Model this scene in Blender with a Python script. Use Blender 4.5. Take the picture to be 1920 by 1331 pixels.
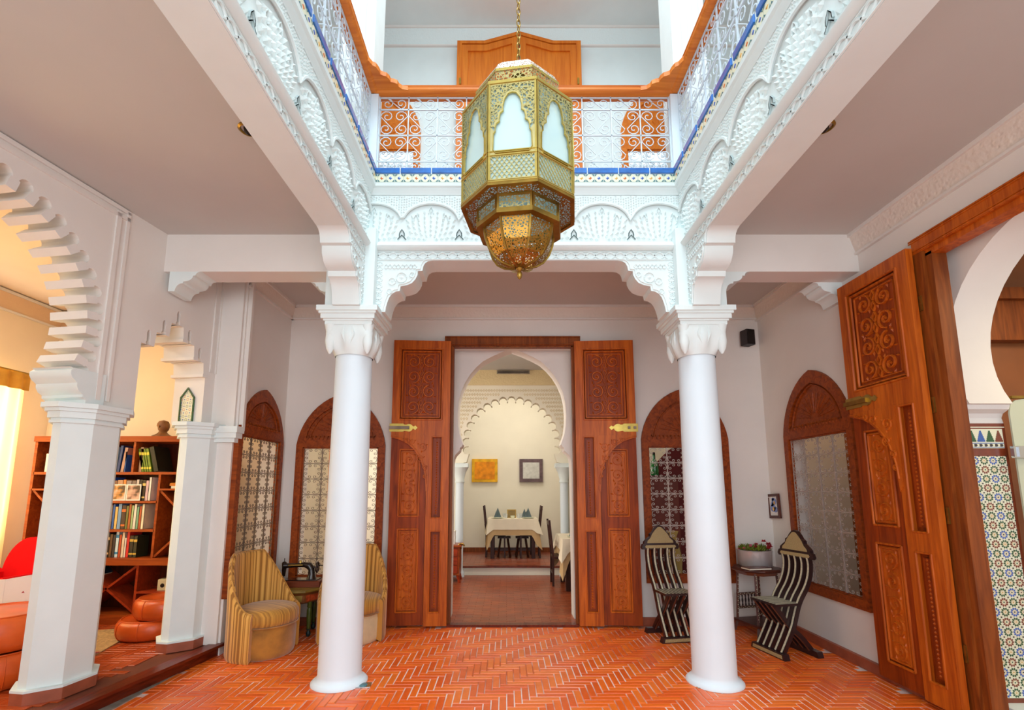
import bpy, math, random
from mathutils import Matrix, Vector
from mathutils.geometry import tessellate_polygon
random.seed(7)
PI = math.pi
scene = bpy.context.scene
COL = scene.collection
for o in list(bpy.data.objects):
    bpy.data.objects.remove(o)

# ------------------------------------------------------------------ camera
cam_data = bpy.data.cameras.new('camera')
cam = bpy.data.objects.new('camera', cam_data)
COL.objects.link(cam)
cam.location = (0, 0, 1.5)
cam.rotation_euler = (math.radians(90 + 8.157), 0, 0)
cam_data.sensor_width = 36
cam_data.sensor_fit = 'HORIZONTAL'
cam_data.lens = 900 / 1920 * 36
cam_data.shift_x = 10 / 1920
cam_data.shift_y = 120.5 / 1920
cam_data.clip_start = 0.02
scene.camera = cam

# ------------------------------------------------------------------ world, lights, exposure
world = bpy.data.worlds.new('sky')
scene.world = world
world.use_nodes = True
wn = world.node_tree.nodes['Background']
wn.inputs[0].default_value = (0.84, 0.93, 1.0, 1)
wn.inputs[1].default_value = 1.0
scene.view_settings.view_transform = 'Standard'
scene.view_settings.look = 'None'
scene.view_settings.gamma = 1
scene.view_settings.exposure = 0.35
scene.view_settings.use_curve_mapping = False

def area(name, loc, rot, size, power, color=(1, 1, 1)):
    l = bpy.data.lights.new(name, 'AREA')
    l.shape = 'RECTANGLE'
    l.size, l.size_y = size
    l.energy = power
    l.color = color
    o = bpy.data.objects.new(name, l)
    o.location = loc
    o.rotation_euler = rot
    COL.objects.link(o)
    o.visible_camera = True
    return o

# daylight falling through the open roof of the patio
area('patio_daylight', (0.16, 1.6, 8.6), (0, 0, 0), (2.6, 4.6), 255, (0.82, 0.95, 1.0))
# added fill behind the camera, in place of daylight from the far patio
area('camera_side_fill', (0.2, -3.2, 2.6), (math.radians(90), 0, 0), (5.5, 3.0), 125, (0.98, 0.98, 1.0))
# library window, hall lamp, and fills added to brighten the side rooms
area('library_window_light', (-5.72, 4.2, 1.9), (0, math.radians(-90), 0), (1.8, 2.2), 85, (1.0, 0.95, 0.86))
area('library_fill', (-4.95, 3.2, 3.5), (0, 0, 0), (1.0, 1.0), 34, (1.0, 0.90, 0.76))  # added fill without a fixture, brightens the library from out of view
area('dining_fill_near', (0.06, 6.3, 3.58), (0, 0, 0), (1.6, 0.3), 22, (1.0, 0.90, 0.76))  # added fill for the near bay, tucked up out of sight
area('dining_fill_far', (0.1, 8.9, 3.9), (0, 0, 0), (2.4, 1.6), 56, (1.0, 0.93, 0.82))  # added fill high behind the foiled arch, hidden from the camera
area('dining_side_fill', (-3.2, 6.7, 1.9), (0, math.radians(-90), 0), (1.6, 1.4), 60, (1.0, 0.95, 0.86))  # added fill panel; the wall here has no window
area('hall_lamp', (4.6, 2.6, 3.2), (0, 0, 0), (1.0, 1.0), 26, (1.0, 0.78, 0.45))

# ------------------------------------------------------------------ materials
def lin(c):
    return tuple(((v / 255) / 12.92 if v / 255 <= 0.04045 else ((v / 255 + 0.055) / 1.055) ** 2.4) for v in c)

class NT:
    def __init__(s, name):
        s.m = bpy.data.materials.new(name)
        s.m.use_nodes = True
        s.t = s.m.node_tree
        s.b = s.t.nodes['Principled BSDF']
    def n(s, typ, **kw):
        nd = s.t.nodes.new(typ)
        for k, v in kw.items():
            if k in nd.inputs.keys() if isinstance(k, str) else False:
                nd.inputs[k].default_value = v
            else:
                setattr(nd, k, v)
        return nd
    def l(s, a, b):
        s.t.links.new(a, b)

def mat(name, rgb, rough=0.6, metal=0.0, var=0.08, scale=6.0, bump=0.0, bscale=40.0, coat=0.0, stretch=(1, 1, 1), spec=0.5, emit=0.0, sheen=0.0):
    """plain surface: base colour with a little noise and an optional fine bump"""
    q = NT(name)
    c = lin(rgb)
    tc = q.n('ShaderNodeTexCoord')
    mp = q.n('ShaderNodeMapping')
    mp.inputs['Scale'].default_value = stretch
    q.l(tc.outputs['Object'], mp.inputs['Vector'])
    if var > 0:
        nz = q.n('ShaderNodeTexNoise')
        nz.inputs['Scale'].default_value = scale
        nz.inputs['Detail'].default_value = 4
        q.l(mp.outputs[0], nz.inputs['Vector'])
        rp = q.n('ShaderNodeValToRGB')
        rp.color_ramp.elements[0].position = 0.3
        rp.color_ramp.elements[1].position = 0.7
        rp.color_ramp.elements[0].color = tuple(max(0, v * (1 - var)) for v in c) + (1,)
        rp.color_ramp.elements[1].color = tuple(min(1, v * (1 + var)) for v in c) + (1,)
        q.l(nz.outputs['Fac'], rp.inputs[0])
        q.l(rp.outputs[0], q.b.inputs['Base Color'])
    else:
        q.b.inputs['Base Color'].default_value = c + (1,)
    q.b.inputs['Roughness'].default_value = rough
    q.b.inputs['Metallic'].default_value = metal
    q.b.inputs['Specular IOR Level'].default_value = spec
    q.b.inputs['Coat Weight'].default_value = coat
    q.b.inputs['Coat Roughness'].default_value = 0.15
    q.b.inputs['Sheen Weight'].default_value = sheen
    if bump > 0:
        nb = q.n('ShaderNodeTexNoise')
        nb.inputs['Scale'].default_value = bscale
        nb.inputs['Detail'].default_value = 3
        q.l(mp.outputs[0], nb.inputs['Vector'])
        bp = q.n('ShaderNodeBump')
        bp.inputs['Strength'].default_value = bump
        bp.inputs['Distance'].default_value = 0.01
        q.l(nb.outputs['Fac'], bp.inputs['Height'])
        q.l(bp.outputs[0], q.b.inputs['Normal'])
    if emit > 0:
        q.b.inputs['Emission Color'].default_value = c + (1,)
        q.b.inputs['Emission Strength'].default_value = emit
    return q.m

def wood(name, rgb, dark, rough=0.35, axis=2, scale=1.0, coat=0.06):
    q = NT(name)
    tc = q.n('ShaderNodeTexCoord')
    mp = q.n('ShaderNodeMapping')
    sc = [14 * scale, 14 * scale, 14 * scale]
    sc[axis] = 1.1 * scale
    mp.inputs['Scale'].default_value = sc
    q.l(tc.outputs['Object'], mp.inputs['Vector'])
    nz = q.n('ShaderNodeTexNoise')
    nz.inputs['Scale'].default_value = 1.6
    nz.inputs['Detail'].default_value = 6
    nz.inputs['Distortion'].default_value = 1.2
    q.l(mp.outputs[0], nz.inputs['Vector'])
    rp = q.n('ShaderNodeValToRGB')
    rp.color_ramp.elements[0].position = 0.32
    rp.color_ramp.elements[1].position = 0.68
    rp.color_ramp.elements[0].color = lin(dark) + (1,)
    rp.color_ramp.elements[1].color = lin(rgb) + (1,)
    q.l(nz.outputs['Fac'], rp.inputs[0])
    q.l(rp.outputs[0], q.b.inputs['Base Color'])
    q.b.inputs['Roughness'].default_value = rough
    q.b.inputs['Coat Weight'].default_value = coat
    q.b.inputs['Coat Roughness'].default_value = 0.2
    q.b.inputs['Specular IOR Level'].default_value = 0.25
    bp = q.n('ShaderNodeBump')
    bp.inputs['Strength'].default_value = 0.12
    bp.inputs['Distance'].default_value = 0.004
    q.l(nz.outputs['Fac'], bp.inputs['Height'])
    q.l(bp.outputs[0], q.b.inputs['Normal'])
    return q.m

def carved(name, rgb, rough=0.7, cell=30.0, depth=0.012, strength=0.8, dark=None):
    """fine relief of chiselled plaster or wood"""
    q = NT(name)
    tc = q.n('ShaderNodeTexCoord')
    v = q.n('ShaderNodeTexVoronoi')
    v.feature = 'SMOOTH_F1'
    v.inputs['Scale'].default_value = cell
    q.l(tc.outputs['Object'], v.inputs['Vector'])
    nz = q.n('ShaderNodeTexNoise')
    nz.inputs['Scale'].default_value = cell * 0.6
    q.l(tc.outputs['Object'], nz.inputs['Vector'])
    ad = q.n('ShaderNodeMath', operation='ADD')
    q.l(v.outputs['Distance'], ad.inputs[0])
    q.l(nz.outputs['Fac'], ad.inputs[1])
    bp = q.n('ShaderNodeBump')
    bp.inputs['Strength'].default_value = strength
    bp.inputs['Distance'].default_value = depth
    q.l(ad.outputs[0], bp.inputs['Height'])
    q.l(bp.outputs[0], q.b.inputs['Normal'])
    q.b.inputs['Base Color'].default_value = lin(rgb) + (1,)
    q.b.inputs['Roughness'].default_value = rough
    return q.m

def filigree(name, rgb, cell=55.0, width=0.16, rough=0.3):
    """thin sheet brass pierced with a fine scroll pattern: the holes are real openings"""
    q = NT(name)
    tc = q.n('ShaderNodeTexCoord')
    nz = q.n('ShaderNodeTexNoise')
    nz.inputs['Scale'].default_value = cell * 0.25
    q.l(tc.outputs['Object'], nz.inputs['Vector'])
    mx = q.n('ShaderNodeMixRGB')
    mx.inputs[0].default_value = 0.02
    q.l(tc.outputs['Object'], mx.inputs[1])
    q.l(nz.outputs['Color'], mx.inputs[2])
    v = q.n('ShaderNodeTexVoronoi')
    v.feature = 'DISTANCE_TO_EDGE'
    v.inputs['Scale'].default_value = cell
    q.l(mx.outputs[0], v.inputs['Vector'])
    gt = q.n('ShaderNodeMath', operation='GREATER_THAN')
    gt.inputs[1].default_value = width
    q.l(v.outputs['Distance'], gt.inputs[0])
    tr = q.n('ShaderNodeBsdfTransparent')
    ms = q.n('ShaderNodeMixShader')
    q.l(gt.outputs[0], ms.inputs[0])
    q.l(q.b.outputs[0], ms.inputs[1])
    q.l(tr.outputs[0], ms.inputs[2])
    q.l(ms.outputs[0], q.t.nodes['Material Output'].inputs['Surface'])
    q.b.inputs['Base Color'].default_value = lin(rgb) + (1,)
    q.b.inputs['Metallic'].default_value = 0.85
    q.b.inputs['Roughness'].default_value = rough
    return q.m

def stripes(name, a, b, freq, axis=0, rough=0.7, sheen=0.3, extra=None, coord='UV'):
    q = NT(name)
    tc = q.n('ShaderNodeTexCoord')
    sp = q.n('ShaderNodeSeparateXYZ')
    q.l(tc.outputs[coord], sp.inputs[0])
    m1 = q.n('ShaderNodeMath', operation='MULTIPLY')
    m1.inputs[1].default_value = freq
    q.l(sp.outputs[axis], m1.inputs[0])
    nz = q.n('ShaderNodeTexNoise')
    nz.noise_dimensions = '1D'
    nz.inputs['Scale'].default_value = 1.0
    nz.inputs['Detail'].default_value = 2
    q.l(m1.outputs[0], nz.inputs['W'])
    rp = q.n('ShaderNodeValToRGB')
    e = rp.color_ramp.elements
    e[0].position = 0.38; e[0].color = lin(a) + (1,)
    e[1].position = 0.58; e[1].color = lin(b) + (1,)
    m = e.new(0.50); m.color = lin(extra or tuple((x + y) / 2 for x, y in zip(a, b))) + (1,)
    q.l(nz.outputs['Fac'], rp.inputs[0])
    q.l(rp.outputs[0], q.b.inputs['Base Color'])
    q.b.inputs['Roughness'].default_value = rough
    q.b.inputs['Sheen Weight'].default_value = sheen
    return q.m

def glass(name, rgb, rough=0.05, alpha=0.5):
    q = NT(name)
    q.b.inputs['Base Color'].default_value = lin(rgb) + (1,)
    q.b.inputs['Roughness'].default_value = rough
    q.b.inputs['Alpha'].default_value = alpha
    return q.m

WALL = mat('plaster_wall', (230, 227, 222), 0.85, var=0.03, scale=2.0, bump=0.08, bscale=25)
CEIL = mat('plaster_ceiling', (198, 197, 193), 0.9, var=0.03, scale=1.5)
STUC = mat('stucco_white', (226, 238, 238), 0.8, var=0.02, scale=5)
STUCC = carved('stucco_carved', (226, 238, 238), 0.8, 60, 0.006, 0.6)
STUCW = carved('stucco_carved_warm', (226, 218, 208), 0.85, 40, 0.008, 0.6)
COLM = mat('column_white', (222, 236, 244), 0.55, var=0.02, scale=3)
PEACH = mat('plaster_peach', (238, 222, 196), 0.9, var=0.04, scale=1.5)
CREAM = mat('plaster_cream', (238, 232, 214), 0.9, var=0.04, scale=1.5)
BRICKS = [mat('terracotta_%d' % i, c, 0.34, var=0.1, scale=9, coat=0.08, bump=0.15, bscale=30) for i, c in enumerate([(230, 100, 28), (236, 108, 30), (224, 92, 26), (238, 116, 36)])]
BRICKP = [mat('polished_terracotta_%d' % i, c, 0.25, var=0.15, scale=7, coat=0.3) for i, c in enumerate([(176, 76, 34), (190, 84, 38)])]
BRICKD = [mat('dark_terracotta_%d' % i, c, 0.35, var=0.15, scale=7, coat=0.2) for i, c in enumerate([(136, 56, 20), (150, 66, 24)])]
GROUT = mat('grout', (214, 150, 120), 0.9, var=0.0)
def _grout():
    t = GROUT.node_tree; b = t.nodes['Principled BSDF']
    nz = t.nodes.new('ShaderNodeTexNoise'); nz.inputs['Scale'].default_value = 1.3; nz.inputs['Detail'].default_value = 5
    tc = t.nodes.new('ShaderNodeTexCoord'); rp = t.nodes.new('ShaderNodeValToRGB')
    rp.color_ramp.elements[0].position = 0.40; rp.color_ramp.elements[0].color = lin((196, 106, 66)) + (1,)
    rp.color_ramp.elements[1].position = 0.56; rp.color_ramp.elements[1].color = lin((236, 220, 214)) + (1,)
    t.links.new(tc.outputs['Object'], nz.inputs['Vector']); t.links.new(nz.outputs['Fac'], rp.inputs[0]); t.links.new(rp.outputs[0], b.inputs['Base Color'])
_grout()
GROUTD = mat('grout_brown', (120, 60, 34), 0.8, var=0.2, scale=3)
SKIRT = mat('terracotta_skirting', (160, 84, 58), 0.5, var=0.2, scale=8)
STONE = mat('gutter_stone', (138, 128, 116), 0.8, var=0.3, scale=9)
NOSE = wood('nosing_wood', (122, 44, 20), (84, 26, 12), 0.3, axis=1)
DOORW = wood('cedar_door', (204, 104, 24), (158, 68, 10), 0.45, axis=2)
DOORD = wood('cedar_panel_shaded', (160, 66, 10), (116, 42, 5), 0.5, axis=2)  # darker copy of the door cedar, recess shade put into the colour
FRAMEW = wood('walnut_frame', (150, 78, 26), (108, 50, 14), 0.45, axis=2)
WINW = wood('window_wood', (160, 74, 20), (116, 48, 10), 0.5, axis=2)
RAILW = wood('orange_rail_wood', (224, 132, 48), (196, 102, 30), 0.4, axis=0, scale=0.8, coat=.05)
UPW = wood('upper_door_wood', (226, 130, 40), (204, 104, 26), 0.4, axis=2, scale=0.8)
SHELFW = wood('bookcase_wood', (176, 84, 28), (136, 56, 16), 0.4, axis=0)
SHELFD = wood('bookcase_dark_wood', (104, 40, 14), (72, 26, 10), 0.5, axis=2)
SHELFR = wood('bookcase_red_wood', (170, 62, 26), (136, 44, 18), 0.4, axis=0)
BRASS = mat('brass', (192, 168, 88), 0.36, 0.9, 0.12, 20)
BRASSD = mat('aged_brass', (158, 126, 58), 0.36, 0.9, 0.25, 14)
BRASSB = mat('pale_brass', (200, 188, 130), 0.42, 0.7, 0.12, 14)
FILI = filigree('pierced_brass', (196, 182, 120), 62, 0.11)
FILID = filigree('pierced_dark_brass', (160, 118, 48), 80, 0.17)
FILIW = filigree('pierced_white_metal', (226, 226, 214), 90, 0.10, 0.5)
OPAL = mat('opal_glass', (196, 226, 226), 0.12, var=0.0, coat=0.5)
IRONW = mat('white_iron', (208, 222, 232), 0.5, 0.1, 0.05, 20)
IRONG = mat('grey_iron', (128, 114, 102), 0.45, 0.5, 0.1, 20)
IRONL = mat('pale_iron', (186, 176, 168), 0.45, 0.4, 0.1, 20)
BLUET = mat('blue_tile', (44, 110, 190), 0.15, var=0.25, scale=12, coat=0.6)
WHT = mat('white_glaze', (228, 230, 204), 0.25, var=0.03, coat=0.4)
BLK = mat('black_glaze', (52, 40, 40), 0.3, var=0.05, coat=0.3)
TQ = mat('teal_glaze', (70, 120, 130), 0.25, var=0.1, coat=0.4)
MBL = mat('mosaic_blue', (58, 96, 178), 0.25, var=0.15, scale=30, coat=0.4)
MYE = mat('mosaic_yellow', (224, 176, 92), 0.25, var=0.15, scale=30, coat=0.4)
MOR = mat('mosaic_orange', (208, 112, 44), 0.25, var=0.15, scale=30, coat=0.4)
MGR = mat('mosaic_green', (44, 88, 50), 0.25, var=0.15, scale=30, coat=0.4)
MBR = mat('mosaic_brown', (122, 52, 26), 0.3, var=0.15, scale=30, coat=0.4)
DARK = mat('dark_metal', (40, 34, 32), 0.4, 0.6, 0.1)
BLACKP = mat('black_plastic', (38, 30, 32), 0.5, 0.0, 0.05)
CHROME = mat('chrome', (210, 210, 212), 0.12, 1.0, 0.0)
WHITEM = mat('white_card', (238, 238, 234), 0.6, var=0.02)

# ------------------------------------------------------------------ mesh helpers
class MB:
    def __init__(s):
        s.v = []; s.f = []; s.mi = []; s.uv = []; s.T = Matrix(); s.mat = 0; s.hasuv = False
    def vert(s, p):
        s.v.append(tuple(s.T @ Vector(p)))
        return len(s.v) - 1
    def face(s, idx, uv=None):
        s.f.append(tuple(idx)); s.mi.append(s.mat)
        if uv is not None:
            s.hasuv = True
        s.uv.append(uv)
    def box(s, x0, x1, y0, y1, z0, z1):
        b = [s.vert(p) for p in ((x0, y0, z0), (x1, y0, z0), (x1, y1, z0), (x0, y1, z0), (x0, y0, z1), (x1, y0, z1), (x1, y1, z1), (x0, y1, z1))]
        for q in ((3, 2, 1, 0), (4, 5, 6, 7), (0, 1, 5, 4), (1, 2, 6, 5), (2, 3, 7, 6), (3, 0, 4, 7)):
            s.face([b[i] for i in q])
        return s
    def cbox(s, c, d):
        return s.box(c[0] - d[0] / 2, c[0] + d[0] / 2, c[1] - d[1] / 2, c[1] + d[1] / 2, c[2] - d[2] / 2, c[2] + d[2] / 2)
    def chbox(s, x0, x1, y0, y1, z0, z1, c=0.006):
        """box with the four edges of its top (z1) chamfered"""
        lo = [s.vert(p) for p in ((x0, y0, z0), (x1, y0, z0), (x1, y1, z0), (x0, y1, z0))]
        mi = [s.vert(p) for p in ((x0, y0, z1 - c), (x1, y0, z1 - c), (x1, y1, z1 - c), (x0, y1, z1 - c))]
        hi = [s.vert(p) for p in ((x0 + c, y0 + c, z1), (x1 - c, y0 + c, z1), (x1 - c, y1 - c, z1), (x0 + c, y1 - c, z1))]
        s.face(lo[::-1]); s.face(hi)
        for a, b in ((lo, mi), (mi, hi)):
            for i in range(4):
                j = (i + 1) % 4
                s.face((a[i], a[j], b[j], b[i]))
        return s
    def prism(s, loops, w0, w1, fr=None, cap0=True, cap1=True):
        """2D loops (outer then holes) in the xy plane of frame fr, extruded from w0 to w1 along its z"""
        if isinstance(loops[0][0], (int, float)):
            loops = [loops]
        old = s.T
        if fr is not None:
            s.T = s.T @ fr
        L = []
        for i, lp in enumerate(loops):
            a = sum(lp[k][0] * lp[(k + 1) % len(lp)][1] - lp[(k + 1) % len(lp)][0] * lp[k][1] for k in range(len(lp)))
            lp = list(lp)
            if (a > 0) != (i == 0):
                lp.reverse()
            L.append(lp)
        tris = tessellate_polygon([[Vector((p[0], p[1], 0)) for p in lp] for lp in L])
        flat = [p for lp in L for p in lp]
        A = [s.vert((p[0], p[1], w0)) for p in flat]
        B = [s.vert((p[0], p[1], w1)) for p in flat]
        for t in tris:
            p, q, r = (flat[i] for i in t)
            ar = (q[0] - p[0]) * (r[1] - p[1]) - (q[1] - p[1]) * (r[0] - p[0])
            t = t if ar > 0 else (t[0], t[2], t[1])
            if cap1: s.face([B[i] for i in t])
            if cap0: s.face([A[i] for i in (t[0], t[2], t[1])])
        k = 0
        for lp in L:
            n = len(lp)
            for i in range(n):
                a, b = k + i, k + (i + 1) % n
                s.face((A[a], A[b], B[b], B[a]))
            k += n
        s.T = old
        return s
    def tube(s, pts, r, n=4, closed=False, up=None, flat=1.0):
        pts = [Vector(p) for p in pts]
        m = len(pts)
        rings = []
        ref = Vector(up) if up else None
        prev = None
        for i, p in enumerate(pts):
            a = pts[(i - 1) % m] if (closed or i > 0) else p
            b = pts[(i + 1) % m] if (closed or i < m - 1) else p
            t = (b - a)
            if t.length < 1e-9: t = Vector((0, 0, 1))
            t.normalize()
            if ref is not None:
                e = ref - t * ref.dot(t)
            elif prev is not None:
                e = prev - t * prev.dot(t)
            else:
                e = Vector((0, 0, 1)) - t * t.z
            if e.length < 1e-4:
                e = Vector((1, 0, 0)) - t * t.x
            e.normalize(); prev = e
            g = t.cross(e)
            rr = r[i] if isinstance(r, (list, tuple)) else r
            rings.append([s.vert(p + (e * math.cos(2 * PI * (k + 0.5) / n) * flat + g * math.sin(2 * PI * (k + 0.5) / n)) * rr) for k in range(n)])
        for i in range(m if closed else m - 1):
            A, B = rings[i], rings[(i + 1) % m]
            for k in range(n):
                s.face((A[k], A[(k + 1) % n], B[(k + 1) % n], B[k]))
        if not closed:
            s.face(rings[0][::-1]); s.face(rings[-1])
        return s
    def ridge(s, pts, w, h, up=(0, 0, 1)):
        """half-round raised line lying on the plane with normal up"""
        pts = [Vector(p) for p in pts]; up = Vector(up); m = len(pts); R = []
        for i, p in enumerate(pts):
            t = (pts[min(i + 1, m - 1)] - pts[max(i - 1, 0)])
            if t.length < 1e-9: t = Vector((1, 0, 0))
            t.normalize(); g = up.cross(t)
            R.append([s.vert(p - g * w), s.vert(p - g * w * 0.5 + up * h), s.vert(p + g * w * 0.5 + up * h), s.vert(p + g * w)])
        for i in range(m - 1):
            A, B = R[i], R[i + 1]
            for k in range(3):
                s.face((A[k], B[k], B[k + 1], A[k + 1]))
        s.face(R[0][::-1]); s.face(R[-1])
        return s
    def lathe(s, prof, n=24, a0=0, a1=2 * PI, rot=0.0, capb=True, capt=True):
        full = abs(a1 - a0 - 2 * PI) < 1e-6
        m = n if full else n + 1
        rings = []
        for r, z in prof:
            rings.append([s.vert((r * math.cos(a0 + rot + (a1 - a0) * k / n), r * math.sin(a0 + rot + (a1 - a0) * k / n), z)) for k in range(m)])
        for i in range(len(prof) - 1):
            A, B = rings[i], rings[i + 1]
            for k in range(n):
                j = (k + 1) % m
                u0, u1 = k / n, (k + 1) / n
                v0, v1 = prof[i][1], prof[i + 1][1]
                s.face((A[k], A[j], B[j], B[k]), ((u0, v0), (u1, v0), (u1, v1), (u0, v1)))
        if full:
            if capb: s.face(rings[0][::-1])
            if capt: s.face(rings[-1])
        return s
    def grid(s, fn, nu, nv, uvs=(1, 1)):
        ids = [[s.vert(fn(i / nu, j / nv)) for j in range(nv + 1)] for i in range(nu + 1)]
        for i in range(nu):
            for j in range(nv):
                s.face((ids[i][j], ids[i + 1][j], ids[i + 1][j + 1], ids[i][j + 1]),
                       ((i / nu * uvs[0], j / nv * uvs[1]), ((i + 1) / nu * uvs[0], j / nv * uvs[1]), ((i + 1) / nu * uvs[0], (j + 1) / nv * uvs[1]), (i / nu * uvs[0], (j + 1) / nv * uvs[1])))
        return s
    def pyr(s, c, du, dv, h, up):
        c = Vector(c); du = Vector(du); dv = Vector(dv); up = Vector(up)
        q = [s.vert(c + du), s.vert(c + dv), s.vert(c - du), s.vert(c - dv)]
        t = s.vert(c + up * h)
        for i in range(4):
            s.face((q[i], q[(i + 1) % 4], t))
        return s
    def mesh(s, name, mats, smooth=35):
        me = bpy.data.meshes.new(name)
        me.from_pydata(s.v, [], s.f)
        if not isinstance(mats, (list, tuple)): mats = [mats]
        for m in mats: me.materials.append(m)
        if len(mats) > 1:
            me.polygons.foreach_set('material_index', s.mi)
        if s.hasuv:
            ul = me.uv_layers.new(name='uv')
            i = 0
            for f, u in zip(s.f, s.uv):
                for k in range(len(f)):
                    if u: ul.data[i].uv = u[k]
                    i += 1
        if smooth:
            me.polygons.foreach_set('use_smooth', [True] * len(s.f))
            me.set_sharp_from_angle(angle=math.radians(smooth))
        me.update()
        return me
    def build(s, name, mats, parent=None, loc=(0, 0, 0), rot=(0, 0, 0), smooth=35, kind=None):
        return link(name, s.mesh(name, mats, smooth), parent, loc, rot, kind)

def link(name, me, parent=None, loc=(0, 0, 0), rot=(0, 0, 0), kind=None):
    o = bpy.data.objects.new(name, me)
    COL.objects.link(o)
    o.parent = parent
    o.location = loc
    o.rotation_euler = rot
    if kind: o['kind'] = kind
    return o

def struct(name, m, mats, smooth=35, label=None):
    o = m.build(name, mats, smooth=smooth, kind='structure')
    if label: o['label'] = label
    return o

def tag(o, label, cat, group=None, kind=None):
    o['label'] = label; o['category'] = cat
    if group: o['group'] = group
    if kind: o['kind'] = kind
    return o

def thing(name, label, cat, loc=(0, 0, 0), rz=0.0, group=None, scale=None):
    o = bpy.data.objects.new(name, None)
    COL.objects.link(o)
    o.location = loc
    o.rotation_euler = (0, 0, rz)
    if scale: o.scale = (scale,) * 3
    o.empty_display_size = 0.1
    return tag(o, label, cat, group)

def dup(root, label, loc=None, rz=None):
    r = root.copy(); COL.objects.link(r)
    r['label'] = label
    if loc is not None: r.location = loc
    if rz is not None: r.rotation_euler = (0, 0, rz)
    for ch in root.children:
        c = ch.copy(); COL.objects.link(c); c.parent = r
        for g in ch.children:
            d = g.copy(); COL.objects.link(d); d.parent = c
    return r

def frame(o, u, v, w=None):
    u = Vector(u).normalized(); v = Vector(v).normalized()
    w = u.cross(v) if w is None else Vector(w)
    return Matrix(((u.x, v.x, w.x, o[0]), (u.y, v.y, w.y, o[1]), (u.z, v.z, w.z, o[2]), (0, 0, 0, 1)))

def arc(cx, cy, r, a0, a1, n, ry=None):
    ry = ry or r
    return [(cx + r * math.cos(math.radians(a0 + (a1 - a0) * i / n)), cy + ry * math.sin(math.radians(a0 + (a1 - a0) * i / n))) for i in range(n + 1)]

def spiral(cx, cy, r, a0, turns, n=14, r1=0.15):
    return [(cx + r * (1 - (1 - r1) * i / n) * math.cos(a0 + 2 * PI * turns * i / n), cy + r * (1 - (1 - r1) * i / n) * math.sin(a0 + 2 * PI * turns * i / n)) for i in range(n + 1)]

def pointed(cx, half, z0, zs, zt, n=8):
    """outline of a pointed arch opening, bottom at z0, springing zs, apex zt (closed loop)"""
    pts = [(cx - half, z0), (cx + half, z0)]
    h = zt - zs
    for i in range(n + 1):
        t = i / n
        a = t * math.radians(78)
        x = half * (math.cos(a) - math.cos(math.radians(78)) * t)
        pts.append((cx + x * (1 if i < n else 0), zs + h * math.sin(a) / math.sin(math.radians(78))))
    left = [(2 * cx - x, z) for x, z in pts[2:-1]]
    return pts + left[::-1]

# ================================================================== SETTING
# ------------------------------------------------------------------ floor
def herringbone(x0, x1, y0, y1, w=0.055):
    """bricks four times as long as wide, laid in a square herringbone: (x, y, along_x)"""
    out = []
    L = 4
    nx0, nx1 = int(x0 / w) - 10, int(x1 / w) + 10
    ny0, ny1 = int(y0 / w) - 10, int(y1 / w) + 10
    for i in range(ny0, ny1):
        for j in range(-60, 60):
            cx = i + 2 * L * j
            if nx0 - 8 < cx < nx1 + 8:
                out.append(((cx + L / 2) * w, (i + 0.5) * w, True))
    for cxi in range(nx0, nx1):
        for j in range(-60, 60):
            b = cxi - 2 * L + 1 - 2 * L * j
            if ny0 - 8 < b < ny1 + 8:
                out.append(((cxi + 0.5) * w, (b + L / 2) * w, False))
    return [b for b in out if x0 < b[0] < x1 and y0 < b[1] < y1]

m = MB()
m.box(-2.78, 3.2, -4.0, 5.66, -0.2, -0.004)
floor = struct('floor', m, GROUT, smooth=0)
m = MB(); m.chbox(-0.1055, 0.1055, -0.0235, 0.0235, -0.03, 0.0, 0.003)
brick_me = [m.mesh('brick', b, 0) for b in BRICKS]
allb = [b for b in herringbone(-2.72, 3.0, 2.0, 5.54)]
vis = sorted([b for b in allb if b[1] > 3.42 and abs(b[0]) / b[1] < 1.0], key=lambda b: b[1])[:300]
vs = set(vis)
rest = MB()
for b in allb:
    z = random.uniform(-0.0015, 0.0012)
    if b in vs:
        o = link('brick', random.choice(brick_me), floor, (b[0], b[1], z), (random.uniform(-.006, .006), random.uniform(-.006, .006), 0 if b[2] else PI / 2))
    else:
        rest.mat = random.randrange(4)
        dx, dy = (0.1055, 0.0235) if b[2] else (0.0235, 0.1055)
        rest.chbox(b[0] - dx, b[0] + dx, b[1] - dy, b[1] + dy, -0.03, z, 0.003)
rest.build('brick_field', BRICKS, floor, smooth=0, kind='stuff')
m = MB(); m.prism([(-2.83, 2.4), (-2.74, 2.4), (-2.66, 4.85), (-2.78, 4.85)], -0.03, 0.003)
g = m.build('gutter_strip', STONE, floor)
m = MB(); m.box(-0.66, 0.79, 5.5, 5.6, -0.03, 0.022)
m.build('threshold', NOSE, floor)
for nm, x in (('left', -1.1), ('right', 1.5)):
    pass

# raised library floor behind the arcade
def AL(s, n, z=0.0):      # arcade frame: s along the wall, n towards the patio
    return (-2.995 + s * 0.1522 + n * 0.9884, 3.57 + s * 0.9884 - n * 0.1522, z)
ARC = frame(AL(0, 0), (0.1522, 0.9884, 0), (0, 0, 1))
m = MB()
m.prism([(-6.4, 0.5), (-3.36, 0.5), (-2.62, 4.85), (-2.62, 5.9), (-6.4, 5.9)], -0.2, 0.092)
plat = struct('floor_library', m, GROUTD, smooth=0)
m = MB()
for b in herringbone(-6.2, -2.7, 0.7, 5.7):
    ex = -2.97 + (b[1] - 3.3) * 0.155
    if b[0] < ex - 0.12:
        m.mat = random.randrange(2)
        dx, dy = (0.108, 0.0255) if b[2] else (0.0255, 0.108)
        m.chbox(b[0] - dx, b[0] + dx, b[1] - dy, b[1] + dy, 0.08, 0.1 + random.uniform(-.0008, .0008), 0.002)
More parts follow.
